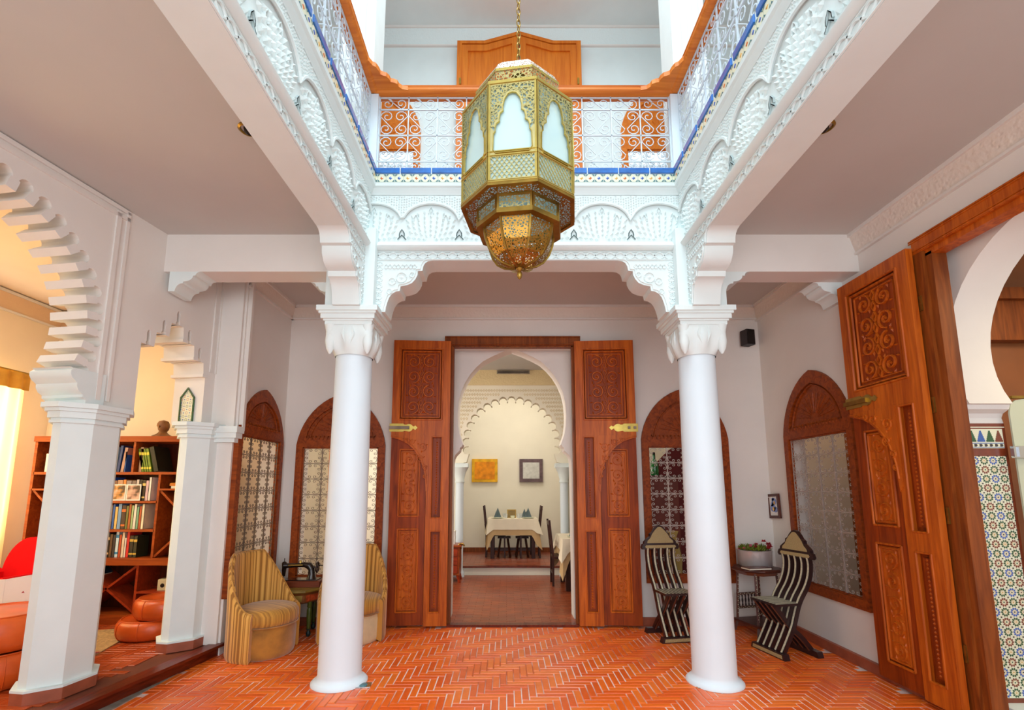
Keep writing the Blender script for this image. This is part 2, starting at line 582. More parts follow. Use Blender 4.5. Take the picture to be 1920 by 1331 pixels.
m.build('brick_field', BRICKP, plat, smooth=0, kind='stuff')
m = MB()
for a, b, z0, z1 in ((-0.02, 0.10, 0.085, 0.108), (0.0, 0.05, 0.0, 0.085)):
    m.prism([(-3.31 + a, 0.6), (-3.31 + b, 0.6), (-2.66 + b, 4.62), (-2.66 + a, 4.62)], z0, z1)
m.build('step_nosing', NOSE, plat)

# dining floor and raised step
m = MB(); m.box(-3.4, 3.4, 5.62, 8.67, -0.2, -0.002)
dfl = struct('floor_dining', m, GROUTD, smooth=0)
m = MB()
def runbond(m, x0, x1, y0, y1, z, bw=0.06, bl=0.2):
    r = 0; y = y0
    while y < y1:
        x = x0 - (0.1 if r % 2 else 0)
        while x < x1:
            m.mat = random.randrange(2)
            m.chbox(x + .002, x + bl - .002, y + .002, y + bw - .002, z - .02, z + random.uniform(-.001, .001), 0.002)
            x += bl
        y += bw; r += 1
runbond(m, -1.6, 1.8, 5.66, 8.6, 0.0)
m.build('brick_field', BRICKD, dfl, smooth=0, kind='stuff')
m = MB(); m.box(-3.4, 3.4, 8.67, 10.6, -0.2, 0.13)
dst = struct('floor_dining_step', m, CREAM, smooth=0)
m = MB(); m.box(-3.4, 3.4, 8.62, 8.74, 0.13, 0.155); m.build('step_nosing', NOSE, dst)
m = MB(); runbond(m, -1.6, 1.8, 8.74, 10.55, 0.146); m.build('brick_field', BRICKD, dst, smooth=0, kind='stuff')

# ------------------------------------------------------------------ walls
def pane_frame_back(y): return frame((0, y, 0), (1, 0, 0), (0, 0, 1))      # x = X, y = Z, +z = -Y
WPO = dict(h=0.50)
def winloop(c, half, z0, zt):
    zs = zt - half * 1.18
    return pointed(c, half, z0, zs, zt, 9)
BW1, BW2 = (-1.925, 0.505), (2.07, 0.50)
m = MB()
outer = [(-2.62, -0.02), (-0.665, -0.02), (-0.665, 3.2), (0.80, 3.2), (0.80, -0.02), (3.05, -0.02), (3.05, 3.72), (-2.62, 3.72)]
m.prism([outer, winloop(BW1[0], 0.475, 0.46, 2.56), winloop(BW2[0], 0.475, 0.46, 2.62)], -0.24, 0, pane_frame_back(5.58))
wall_back = struct('wall_back', m, WALL, smooth=0)

# white horseshoe arch standing just inside the back door
half = [(0, 3.235), (-.13, 3.185), (-.26, 3.125), (-.36, 3.07), (-.445, 2.99), (-.52, 2.90), (-.58, 2.80), (-.63, 2.68), (-.658, 2.55), (-.668, 2.40), (-.662, 2.27), (-.645, 2.16), (-.60, 2.03)]
imp = [(-.615, 2.0), (-.635, 1.985), (-.64, 1.95), (-.69, 1.90), (-.71, 1.86), (-.72, 1.80), (-.72, -0.02)]
lf = [(x + .065, z) for x, z in half + imp]
rt = [(-x + .065, z) for x, z in (half + imp)[1:]]
m = MB()
m.prism([(-2.62, -0.02)] + lf[::-1] + rt + [(3.05, -0.02), (3.05, 3.72), (-2.62, 3.72)], -0.24, 0, pane_frame_back(5.86))
# openings for the two windows are cut by building the wall only between x limits
m = MB()
m.prism([(-1.05, -0.02)] + lf[::-1] + rt + [(1.2, -0.02), (1.2, 3.72), (-1.05, 3.72)], -0.24, 0, pane_frame_back(5.84))
struct('wall_horseshoe_arch', m, WALL, smooth=30)

# right wall
RW = frame((3.03, 0, 0), (0, -1, 0), (0, 0, 1))      # x = -Y, y = Z, +z = -X
m = MB()
m.prism([[(-5.62, -0.02), (-3.33, -0.02), (-3.33, 3.27), (-1.3, 3.27), (-1.3, -0.02), (1.2, -0.02), (1.2, 3.72), (-5.62, 3.72)], winloop(-4.665, 0.49, 0.50, 2.62)], -0.165, 0, RW)
wall_right = struct('wall_right', m, WALL, smooth=0)

# left window wall
LW = frame((-2.6, 0, 0), (0, 1, 0), (0, 0, 1))
m = MB()
m.prism([[(4.60, -0.02), (5.62, -0.02), (5.62, 3.72), (4.60, 3.72)], winloop(5.085, 0.43, 0.50, 2.50)], -0.22, 0, LW)
wall_left = struct('wall_left', m, WALL, smooth=0)
m = MB()
m.box(-3.0, -2.62, 4.57, 4.66, 0.1, 3.68); m.box(-2.64, -2.56, 4.62, 4.66, 2.05, 3.68)
m.build('pilaster', WALL, wall_left, smooth=0)
m = MB()
for d, z0, z1 in ((.02, 1.93, 1.97), (.045, 1.97, 2.02), (.06, 2.02, 2.08)):
    m.box(-3.0, -2.60 + d, 4.55 - d, 4.60 + d * .3, z0, z1)
m.build('pilaster_moulding', STUC, wall_left, smooth=0)

# scalloped arcade wall
def slot_arc(cx, cz, ri, ro, a0, step, n, hw):
    pts = []
    for k in range(n):
        a = a0 + step * k
        th = math.radians(hw)
        A = math.radians(a)
        rr = ro * th * 1.25
        def P(r, t): return (cx + r * math.cos(t), cz + r * math.sin(t))
        pts.append(P(ri, A - th * .9)); 
        rc = ro - rr
        pts.append(P(rc - .005, A - th))
        c = P(rc, A)
        for q in range(0, 7):
            t = A - PI / 2 + PI * q / 6
            pts.append((c[0] + rr * math.cos(t), c[1] + rr * math.sin(t)))
        pts.append(P(rc - .005, A + th))
        pts.append(P(ri, A + th * .9))
    return pts
arch1 = slot_arc(-0.964, 2.66, 0.725, 0.85, -24, 8.77, 27, 2.35)     # right foot -> over the top -> left foot
key = lambda s, z: [(s - .014, z), (s - .024, z + .012), (s - .014, z + .03), (s - .018, z + .10), (s - .010, z + .122), (s, z + .13), (s + .010, z + .122), (s + .018, z + .10), (s + .014, z + .03), (s + .024, z + .012), (s + .014, z)]
arch2 = [(.20, 2.1), (.20, 2.67)] + key(.26, 2.67) + [(.32, 2.67), (.33, 2.80)] + key(.395, 2.80) + [(.455, 2.80), (.465, 2.93)] + key(.53, 2.93) + \
        [(.595, 2.93), (.605, 2.80)] + key(.665, 2.80) + [(.73, 2.80), (.74, 2.67)] + key(.80, 2.67) + [(.855, 2.67), (.865, 2.56), (.89, 2.55), (.89, 2.1)]
loop = [(-4.4, 3.72), (-4.4, 2.1), (-1.81, 2.1), (-1.81, 2.18), (-1.70, 2.33)] + arch1[::-1] + [(-.235, 2.33), (-.118, 2.18), (-.118, 2.1)] + arch2 + [(1.36, 2.1), (1.36, 3.72)]
m = MB()
m.prism(loop, -0.32, 0.0, ARC)
wall_arcade = struct('wall_arcade', m, WALL, smooth=30)
m = MB()
for s0, s1, z0, z1 in ((-.125, -.09, 2.14, 3.63), (-.045, -.02, 2.14, 3.66), (-4.3, -.02, 3.585, 3.615), (-4.3, -.02, 3.64, 3.67), (.93, .95, 2.6, 3.67), (1.0, 1.015, 2.6, 3.67)):
    m.prism([(s0, z0), (s1, z0), (s1, z1), (s0, z1)], 0, 0.014, ARC)
m.build('panel_moulding', WALL, wall_arcade, smooth=0)
# moulded corbel carrying the foot of the scalloped arch
cor = [(-.06, 2.1), (-.19, 2.1), (-.19, 2.125), (-.215, 2.14), (-.215, 2.16), (-.245, 2.18), (-.262, 2.21), (-.262, 2.235), (-.30, 2.265), (-.312, 2.29), (-.312, 2.315), (-.29, 2.335), (-.06, 2.335)]
m = MB()
m.prism(cor, -0.335, 0.012, ARC)
m.prism([(-1.928 - s, z) for s, z in cor], -0.335, 0.012, ARC)
m.build('arch_corbel', STUC, wall_arcade, smooth=30)
m = MB()
for s0, z0 in ((.845, 2.535), (.72, 2.665), (.585, 2.795)):
    m.prism([(s0, z0), (s0 + .06, z0), (s0 + .06, z0 + .028), (s0, z0 + .028)], -0.33, 0.012, ARC)
m.build('step_fillet', WALL, wall_arcade, smooth=0)

# skirtings
m = MB(); m.box(-2.6, -1.35, 5.545, 5.58, 0, 0.085); m.box(1.5, 3.03, 5.545, 5.58, 0, 0.085)
struct('baseboard_back', m, SKIRT, smooth=0)
m = MB(); m.box(2.995, 3.03, 3.4, 5.58, 0, 0.085)
struct('baseboard_right', m, SKIRT, smooth=0)
m = MB(); m.box(-2.6, -2.57, 4.68, 5.58, 0, 0.085)
struct('baseboard_left', m, SKIRT, smooth=0)
m = MB(); m.box(-3.3, 3.3, 10.56, 10.6, 0.14, 0.24)
struct('baseboard_dining', m, FRAMEW, smooth=0)

# ceilings of the ground floor galleries, with the open patio between them
m = MB()
m.box(-4.2, -1.31, -1.4, 5.9, 3.68, 3.9)
m.box(1.63, 3.3, -1.4, 5.9, 3.68, 3.9)
m.box(-1.31, 1.63, 4.01, 5.9, 3.68, 3.9)
struct('ceiling', m, CEIL, smooth=0)
m = MB(); m.prism([(-6.4, -.5), (-3.78, -.5), (-3.12, 3.6), (-2.92, 4.9), (-2.70, 6.2), (-6.4, 6.2)], 3.672, 3.9); struct('ceiling_library', m, PEACH, smooth=0)

# cornices
def cornice(name, x0, x1, fr, ztop, h=0.19, mt=STUCW):
    m = MB()
    n = fr
    for (za, zb, w) in ((ztop - .03, ztop, .075), (ztop - h, ztop - h + .02, .03)):
        m.prism([(x0, za), (x1, za), (x1, zb), (x0, zb)], 0, w, fr)
    c = struct(name, m, WALL, smooth=0)
    m = MB()
    old = m.T; m.T = fr
    m.mat = 0
    a = [m.vert((x0, ztop - h + .01, .012)), m.vert((x1, ztop - h + .01, .012)), m.vert((x1, ztop - .02, .06)), m.vert((x0, ztop - .02, .06))]
    m.face(a)
    m.build('carved_band', mt, c, smooth=0)
    return c
cornice('trim_right_cornice', -5.58, 1.0, RW, 3.68)
cornice('trim_back_cornice', -2.6, 3.03, pane_frame_back(5.58), 3.68, 0.17)
cornice('trim_left_cornice', 4.6, 5.58, LW, 3.68, 0.17)

# ------------------------------------------------------------------ beams and stucco frieze round the patio
XL, XR, YB = -1.20, 1.52, 3.90
Z0 = 3.44
def frieze(name, fr, x0, x1, phase, w_back=-0.22, a0=None, a1=None):
    m = MB()
    m.prism([(x0, Z0), (x1, Z0), (x1, 4.27), (x0, 4.27)], w_back, 0, fr)
    t = struct(name, m, STUC, smooth=0)
    # mouldings
    m = MB()
    F = fr @ Matrix(((0, 0, 1, 0), (0, 1, 0, 0), (-1, 0, 0, 0), (0, 0, 0, 1)))   # profile x=-w, extruded along the wall
    def mould(prof):
        m.prism([(-w, z) for w, z in prof], x0, x1, fr @ Matrix(((0, 0, 1, 0), (0, 1, 0, 0), (-1, 0, 0, 0), (0, 0, 0, 1))))
    mould([(0, 3.525), (.025, 3.53), (.045, 3.545), (.05, 3.56), (.03, 3.58), (.022, 3.60), (0, 3.605)])
    mould([(0, 4.035), (.018, 4.04), (.022, 4.06), (.035, 4.075), (.04, 4.095), (.06, 4.10), (.065, 4.128), (0, 4.13)])
    m.prism([(x0, 4.13), (x1, 4.13), (x1, 4.272), (x0, 4.272)], -.02, .055, fr)
    m.build('moulding', STUC, t, smooth=50)
    # guilloche band
    m = MB(); m.T = fr
    n = int((x1 - x0) / 0.02)
    for ph in (0, PI):
        m.ridge([(x0 + (x1 - x0) * i / n, 3.483 + .028 * math.sin((x0 + (x1 - x0) * i / n) * 2 * PI / .17 + ph), .001) for i in range(n + 1)], .009, .008)
    for z in (3.448, 3.518):
        m.ridge([(x0, z, .001), (x1, z, .001)], .006, .008)
    m.build('guilloche_band', STUC, t, smooth=50)
    # arches in relief
    P = 0.497
    cs = []
    c = phase - 20 * P
    while c < x1 + P:
        if c > x0 - P / 2: cs.append(c)
        c += P
    def za(x):
        k = min(abs((x - c) / (P / 2)) for c in cs)
        k = min(k, 1)
        return 3.775 + .185 * math.sqrt(max(0, 1 - k ** 2.1))
    n = int((x1 - x0) / .02)
    xs = [x0 + (x1 - x0) * i / n for i in range(n + 1)]
    m = MB()
    m.T = fr
    for i in range(n):
        a, b = xs[i], xs[i + 1]
        q = [m.vert(p) for p in ((a, za(a), .016), (b, za(b), .016), (b, 4.036, .016), (a, 4.036, .016), (a, za(a), 0), (b, za(b), 0))]
        m.face(q[:4]); m.face((q[4], q[5], q[1], q[0]))
    m.build('arched_spandrel', STUCC, t, smooth=0)
    m = MB(); m.T = fr
    m.ridge([(x, za(x) + .004, .014) for x in xs], .013, .012)
    rnd = random.Random(3)
    up = (0, 0, 1)
    # spandrel flowers
    x = x0 + .02
    k = 0
    while x < x1 - .01:
        for j in range(8):
            z = za(x) + .03 + j * .024
            if z < 4.022:
                m.pyr((x, z + (.012 if k % 2 else 0) * 0.8, .015), (.010, 0, 0), (0, .009, 0), .014, up)
        x += .022; k += 1
    # fans under each arch
    for c in cs:
        for ring in range(6):
            r = .05 + ring * .042
            na = 5 + ring * 2
            for q in range(na):
                a = math.radians(8 + 164 * q / (na - 1))
                px, pz = c + r * 1.08 * math.cos(a), 3.625 + r * math.sin(a)
                if x0 < px - .01 and px + .01 < x1 and pz < za(px) - .045 and abs(px - c) < P / 2 - .03:
                    ca, sa = math.cos(a), math.sin(a)
                    L = .017 + .002 * ring
                    m.pyr((px, pz, 0), (L * ca, L * sa, 0), (-.012 * sa, .012 * ca, 0), .024, up)
        for sx in (-P / 2, P / 2, -.13, .13, 0):
            px = c + sx
            if x0 + .02 < px < x1 - .02:
                zb = 3.66 if abs(sx) > .2 else (3.80 if sx else 3.87)
                m.ridge([(px - .022, zb, .001), (px - .02, zb + .03, .001), (px, zb + .062, .001), (px + .02, zb + .03, .001), (px + .022, zb, .001)], .005, .012)
                if abs(sx) > .2:
                    m.ridge([(px - .035, zb - .03, .001), (px, zb + .01, .001), (px + .035, zb - .03, .001)], .006, .012)
    m.build('stucco_carving', STUC, t, smooth=0)
    return t
FB = frame((0, YB, 0), (1, 0, 0), (0, 0, 1))
FL = frame((XL, 0, 0), (0, 1, 0), (0, 0, 1))
FR = frame((XR, 0, 0), (0, -1, 0), (0, 0, 1))
fr_b = frieze('trim_back_frieze', FB, XL, XR, -1.157)
fr_l = frieze('trim_left_frieze', FL, -1.2, YB, YB - 0.2)
fr_r = frieze('trim_right_frieze', FR, -YB, 1.2, -YB + 0.2)

# balcony edge tiles
def oct_tile(col):
    m = MB()
    m.mat = 0; m.box(-.0355, .0355, -.0355, .0355, 0, .005)
    m.mat = 1
    for sx in (-1, 1):
        for sy in (-1, 1):
            q = [m.vert(p) for p in ((sx * .0345, sy * .0345, .0065), (sx * .0345, sy * .014, .0065), (sx * .014, sy * .0345, .0065))]
            m.face(q if sx * sy < 0 else q[::-1])
            q = [m.vert(p) for p in ((sx * .0345, sy * .0345, .0065), (sx * .0345, sy * .014, .0065), (sx * .0345, sy * .014, .0)) ]
    m.mat = 2
    m.pyr((0, 0, .004), (.02, 0, 0), (0, .02, 0), .006, (0, 0, 1))
    return m.mesh('mosaic_tile', [WHT, TQ, col], 0)
octs = [oct_tile(c) for c in (MYE, MOR, MBL, MBL)]
m = MB(); m.chbox(-.131, .131, -.026, .026, 0, .012, .004)
blue_me = m.mesh('blue_tile', BLUET, 0)
def tile_row(fr, x0, x1, parent):
    n = int((x1 - x0) / .0745)
    for i in range(n):
        x = x0 + (i + .5) * (x1 - x0) / n
        o = link('mosaic_tile', octs[(i // 2) % 2 * 2 + (i % 2)], parent)
        o.matrix_local = fr @ Matrix.Translation((x, 4.171, 0.056))
    n = max(1, int((x1 - x0) / .265))
    for i in range(n):
        x = x0 + (i + .5) * (x1 - x0) / n
        o = link('blue_tile', blue_me, parent)
        o.matrix_local = fr @ Matrix.Translation((x, 4.242, 0.056))
tile_row(FB, XL, XR, fr_b)
tile_row(FL, 1.0, YB, fr_l)
tile_row(FR, -YB, -1.0, fr_r)

# scalloped brackets
BR = [(.472, 0), (.432, -.007), (.406, -.026), (.393, -.052), (.386, -.092), (.347, -.096), (.345, -.131), (.3275, -.17), (.30, -.203), (.255, -.223), (.203, -.233), (.1965, -.275), (.164, -.28), (.131, -.301), (.109, -.334), (.0956, -.373), (.084, -.419), (.0786, -.462), (-.02, -.462), (-.02, 0)]
def bracket(parent, fr, w0, w1, s=1.0, carve=True, name='scalloped_bracket'):
    m = MB(); m.prism([(x * s, y * s * (1 if carve else .7)) for x, y in BR], w0, w1, fr)
    b = m.build(name, STUC, parent, smooth=40)
    if carve:
        for w, up in ((w1, 1), (w0, -1)):
            m = MB(); m.T = fr
            u = (0, 0, up)
            off = [(x - .018, y + .014, w) for x, y in BR[:-2]]
            m.ridge(off[:18], .006, .008, u)
            for k in range(4):
                yy = -.06 - k * .10
                m.ridge([(.02 + .025 * math.sin(t * .9), yy + .05 - .0125 * t, w) for t in range(9)], .006, .008, u)
                m.ridge([(.02 - .025 * math.sin(t * .9), yy + .05 - .0125 * t, w) for t in range(9)], .006, .008, u)
            for k in range(4):
                xx = .06 + k * .07
                m.ridge([(xx + .011 * t, -.055 + .02 * math.sin(t * 1.05), w) for t in range(7)], .006, .008, u)
                m.ridge([(xx + .011 * t, -.055 - .02 * math.sin(t * 1.05), w) for t in range(7)], .006, .008, u)
            for (cx, cy, r) in ((.21, -.155, .045), (.13, -.19, .03), (.30, -.13, .022), (.11, -.28, .022)):
                m.ridge([(cx + r * math.cos(a * .5), cy + r * math.sin(a * .5), w) for a in range(13)], .006, .009, u)
                m.pyr((cx, cy, w), (r * .5, 0, 0), (0, r * .5, 0), .01, u)
            m.build('stucco_carving', STUC, b, smooth=0)
    return b
CX1, CX2, CY = -1.31, 1.63, 4.01
bk = MB()
for cx in (CX1, CX2):
    bk.box(cx - .2, cx + .2, CY - .2, CY + .2, 2.985, 3.69)
beam = struct('trim_corner_posts', bk, STUC, smooth=0)
Zs = Z0
# across the back opening
bracket(beam, frame((CX1 + .2, YB, Zs), (1, 0, 0), (0, 0, 1)), -.22, 0)
bracket(beam, frame((CX2 - .2, YB + .22, Zs), (-1, 0, 0), (0, 0, 1)), -.22, 0)
# towards the camera under the side beams
bracket(beam, frame((XL, CY - .2, Zs), (0, -1, 0), (0, 0, 1)), 0, .22)
bracket(beam, frame((XR, CY - .2, Zs), (0, -1, 0), (0, 0, 1)), -.22, 0)
# cross beams to the outer walls with little corbels
m = MB()
m.box(-2.95, CX1 - .15, 3.9, 4.12, 3.34, 3.68)
m.box(CX2 + .15, 3.03, 3.9, 4.12, 3.34, 3.68)
cb = struct('trim_cross_beams', m, WALL, smooth=0)
bracket(cb, frame((CX2 + .2, 3.9, 3.34), (1, 0, 0), (0, 0, 1)), -.22, 0, .55, False, 'corbel')
bracket(cb, frame((CX1 - .2, 4.12, 3.34), (-1, 0, 0), (0, 0, 1)), -.0, .22, .55, False, 'corbel')
bracket(cb, frame((3.03, 4.12, 3.34), (-1, 0, 0), (0, 0, 1)), 0, .22, .55, False, 'corbel')
bracket(cb, frame((-2.88, 3.9, 3.34), (1, 0, 0), (0, 0, 1)), -.22, 0, .55, False, 'corbel')

# ------------------------------------------------------------------ columns
def round_column(loc, label):
    t = thing('round_column', label, 'column', loc)
    m = MB(); m.lathe([(.215, 0), (.215, .012), (.195, .03), (.172, .045), (.165, .07), (.1645, .6), (.158, 1.6), (.149, 2.62)], 40)
    m.build('shaft', COLM, t, smooth=50)
    m = MB()
    # bell of the capital: round at the neck, square with notched corners at the top
    def bell(u, v):
        a = 2 * PI * u
        z = 2.60 + .25 * v
        c, s = math.cos(a), math.sin(a)
        sq = 1 / max(abs(c), abs(s))
        k = min(1, v * 1.5)
        r = .156 + .03 * v + .02 * math.sin(PI * v)
        r2 = (1 - k) * r + k * r * (1 + (min(sq, 1.3) - 1) * .9)
        lobes = .016 * math.cos(8 * a) * math.sin(PI * min(1, v * 1.1))
        return ((r2 + lobes) * c, (r2 + lobes) * s, z)
    m.grid(lambda u, v: bell(u, v), 64, 10)
    m.build('capital_bell', STUC, t, smooth=60)
    m = MB()
    for h, z0, z1 in ((.195, 2.84, 2.87), (.205, 2.87, 2.885), (.222, 2.885, 2.925), (.235, 2.925, 2.945), (.25, 2.945, 2.988)):
        m.box(-h, h, -h, h, z0, z1)
    m.build('abacus', STUC, t, smooth=0)
    m = MB()
    for sx in (-1, 1):
        for sy in (-1, 1):
            old = m.T
            m.T = Matrix.Translation((sx * .155, sy * .155, 0)) @ Matrix.Rotation(math.atan2(sy, sx), 4, 'Z')
            m.lathe([(.008, 2.60), (.03, 2.64), (.042, 2.70), (.036, 2.78), (.05, 2.845)], 12)
            m.T = old
    for k in range(4):
        m.T = Matrix.Rotation(k * PI / 2, 4, 'Z')
        m.ridge([(.205 - .03, -.03, 2.84), (.19, -.045, 2.76), (.178, -.02, 2.69), (.172, 0, 2.66), (.178, .02, 2.69), (.19, .045, 2.76), (.175, .03, 2.84)], .012, .014, (1, 0, 0))
    m.build('capital_leaf', STUC, t, smooth=50)
    return t
round_column((CX1, CY, 0), 'round white column left of the hanging lantern, in front of a window')
round_column((CX2, CY, 0), 'round white column right of the hanging lantern, in front of an inlaid chair')

def chrect(s0, s1, n0, n1, c, o=0.0):
    s0 -= o; s1 += o; n0 -= o; n1 += o
    c = c + o * .4
    return [(s0 + c, n0), (s1 - c, n0), (s1, n0 + c), (s1, n1 - c), (s1 - c, n1), (s0 + c, n1), (s0, n1 - c), (s0, n0 + c)]
def arcade_pillar(s, n, label, ds=.225):
    t = thing('arcade_pillar', label, 'pillar', AL(s, n - .16, 0.1), math.atan2(0.9884, 0.1522))
    base = lambda o=0: [(a, -b) for a, b in chrect(-ds, ds, -.16, .16, .125, o)]
    m = MB(); m.prism(base(), .09, 1.87); m.build('shaft', STUC, t, smooth=0)
    m = MB(); m.prism(base(.028), 0, .075); m.build('skirting', SKIRT, t, smooth=0)
    m = MB(); m.prism(base(.03), .075, .09); m.build('base_fillet', STUC, t, smooth=0)
    m = MB()
    for o, z0, z1 in ((.02, 1.86, 1.88), (.012, 1.88, 1.895), (.03, 1.895, 1.94), (.045, 1.94, 1.965), (.065, 1.965, 2.0)):
        m.prism(base(o), z0, z1)
    m.build('capital', STUC, t, smooth=0)
    return t
arcade_pillar(0.0, 0.0, 'chamfered white pillar nearest the left edge, carrying the scalloped arch')
arcade_pillar(1.03, 0.075, 'chamfered white pillar beside the striped armchair, with a tiled niche above it')
arcade_pillar(-1.93, 0.0, 'chamfered white pillar outside the frame at the near end of the scalloped arch')

# little tiled niche
NF = frame(AL(.889, -.16, 2.115), (0.9884, -0.1522, 0), (0, 0, 1))
t = thing('tiled_niche', 'small pointed panel of patterned tiles over the second white pillar', 'tile panel', (0, 0, 0))
t.matrix_world = NF
shape = [(-.075, 0), (.075, 0), (.075, .235), (.0, .33), (-.075, .235)]
m = MB(); m.prism([shape, [(x * .86, .008 + y * .93) for x, y in shape]], 0, .014); m.build('green_rim', MGR, t, smooth=0)
m = MB(); m.prism([(x * .9, y * .97) for x, y in shape], 0, .004); m.build('tile_ground', WHT, t, smooth=0)
m = MB()
for j in range(9):
    for i in range(-2, 3):
        x = i * .032 ; z = .022 + j * .032
        if abs(x) < .068 and z < .235 + (.075 - abs(x)) * 1.05 - .01:
            if (i + j) % 2 == 0:
                for q in range(8):
                    a = q * PI / 4
                    m.mat = (0 if j % 4 < 2 else 1)
                    m.pyr((x + .011 * math.cos(a), z + .011 * math.sin(a), .004), (.0042 * math.cos(a), .0042 * math.sin(a), 0), (-.003 * math.sin(a), .003 * math.cos(a), 0), .002, (0, 0, 1))
            else:
                m.mat = 2
                m.pyr((x, z, .004), (.007, 0, 0), (0, .007, 0), .002, (0, 0, 1))
m.build('mosaic_pieces', [MGR, MOR, MBL], t, smooth=0, kind='stuff')

# ================================================================== UPPER STOREY
m = MB()
m.box(-3.4, XL - .22, -1.2, 5.9, 4.1, 4.2); m.box(XR + .22, 3.3, -1.2, 5.9, 4.1, 4.2); m.box(XL - .22, XR + .22, 4.12, 5.9, 4.1, 4.2)
struct('floor_gallery', m, SKIRT, smooth=0)
m = MB()
m.prism([[(-3.3, 4.2), (3.3, 4.2), (3.3, 7.7), (-3.3, 7.7)],
         pointed(-1.66, .50, 4.5, 6.1, 6.62, 8), pointed(2.02, .50, 4.5, 6.1, 6.62, 8)], -0.2, 0, pane_frame_back(5.58))
struct('wall_gallery_back', m, STUC, smooth=0)
m = MB(); m.box(-3.2, -3.0, -1.2, 5.58, 4.2, 7.7); struct('wall_gallery_left', m, STUC, smooth=0)
m = MB(); m.box(3.2, 3.4, -1.2, 5.58, 4.2, 7.7); struct('wall_gallery_right', m, STUC, smooth=0)
m = MB()
m.box(-3.2, XL - .1, -1.2, 5.9, 7.52, 7.7); m.box(XR + .1, 3.4, -1.2, 5.9, 7.52, 7.7); m.box(XL - .1, XR + .1, 3.9, 5.9, 7.52, 7.7)
struct('ceiling_gallery', m, STUC, smooth=0)
cornice('trim_gallery_cornice', -3.0, 3.2, pane_frame_back(5.58), 7.52, 0.26, STUCC)
for nm, x0, x1 in (('left', -1.53, -1.22), ('right', 1.53, 1.84)):
    m = MB()
    m.box(x0, x1, 3.9, 4.2, 4.2, 7.52)
    for d in (.06, .12): m.box(x0 + d, x0 + d + .02, 3.885, 3.9, 5.2, 7.3); m.box(x1 - d - .02, x1 - d, 3.885, 3.9, 5.2, 7.3)
    struct('trim_gallery_post_' + nm, m, STUC, smooth=0)

# wrought iron scroll railing
def s_scroll(m, x, y, a, h, mirror, r=.006):
    R = .060
    c1 = (x + (.070 if not mirror else a - .070), y + h * .745)
    c2 = (x + (.060 if not mirror else a - .060), y + h * .255)
    sg = 1 if not mirror else -1
    pts = []
    for i in range(15):      # inner end of the top scroll, outwards
        t = i / 14
        an = PI + (1 - t) * -2 * PI * 1.35
        rr = R * (.18 + .82 * t)
        pts.append((c1[0] + sg * rr * math.cos(an), c1[1] + rr * math.sin(an), 0))
    for i in range(15):
        t = i / 14
        an = 0 - t * 2 * PI * 1.35
        rr = R * (1 - .82 * t)
        pts.append((c2[0] + sg * rr * math.cos(an), c2[1] + rr * math.sin(an), 0))
    m.tube(pts, r * .72, 4)
def rail_panel(parent, fr, x0, x1):
    n = max(1, round((x1 - x0) / .262)); a = (x1 - x0) / n
    m = MB(); m.T = fr
    for z in (4.30, 4.395, 4.652, 4.91, 5.03):
        m.box(x0, x1, z - .005, z + .005, -.006, .006)
    for i in range(n + 1):
        x = x0 + i * a
        m.box(x - .005, x + .005, 4.28, 5.04, -.006, .006)
    m.build('rail_bars', IRONW, parent, smooth=0)
    for i in range(n):
        x = x0 + i * a
        m = MB(); m.T = fr
        for y in (4.398, 4.655):
            s_scroll(m, x, y, a / 2, .25, False); s_scroll(m, x + a / 2, y, a / 2, .25, True)
        for y, h in ((4.30, .09), (4.912, .115)):
            for k in range(2):
                c = (x + a * (.27 + .46 * k), y + h * .52)
                rr = h * .46
                m.tube([(c[0] + rr * (1 - .85 * t / 14) * math.cos(-PI / 2 * (1 if k else -1) + (1 if k else -1) * 2 * PI * 1.3 * t / 14), c[1] + rr * (1 - .85 * t / 14) * math.sin(-PI / 2 * (1 if k else -1) + (1 if k else -1) * 2 * PI * 1.3 * t / 14), 0) for t in range(15)], .0042, 4)
            m.tube([(x + a * .27, y + h * .98, 0), (x + a * .5, y + h * .5, 0), (x + a * .73, y + h * .06, 0)], .0042, 4)
        m.build('scroll_panel', IRONW, parent, smooth=0)
def railing(label, fr, x0, x1):
    t = thing('balcony_railing', label, 'railing', (0, 0, 0), group=None)
    rail_panel(t, fr, x0, x1)
    return t
FBr = frame((0, YB + .03, 0), (1, 0, 0), (0, 0, 1))
FLr = frame((XL - .03, 0, 0), (0, 1, 0), (0, 0, 1))
FRr = frame((XR + .03, 0, 0), (0, -1, 0), (0, 0, 1))
rb = railing('white wrought iron scroll railing at the back of the balcony, behind the lantern chain', FBr, XL + .045, XR - .045)
rl = railing('white wrought iron scroll railing along the left side of the balcony', FLr, 0.2, YB - .03)
rr_ = railing('white wrought iron scroll railing along the right side of the balcony', FRr, -YB + .03, -0.2)
for i, (x, lab) in enumerate(((XL - .005, 'pale newel post where the left and back balcony railings meet'), (XR + .005, 'pale newel post where the right and back balcony railings meet'))):
    t = thing('newel_post', lab, 'post', (x, YB + .03, 4.27))
    m = MB(); m.box(-.045, .045, -.045, .045, 0, .765); m.build('shaft', COLM, t, smooth=0)
    m = MB(); m.box(-.05, .05, -.05, .05, 0, .05); m.build('plinth', COLM, t, smooth=0)
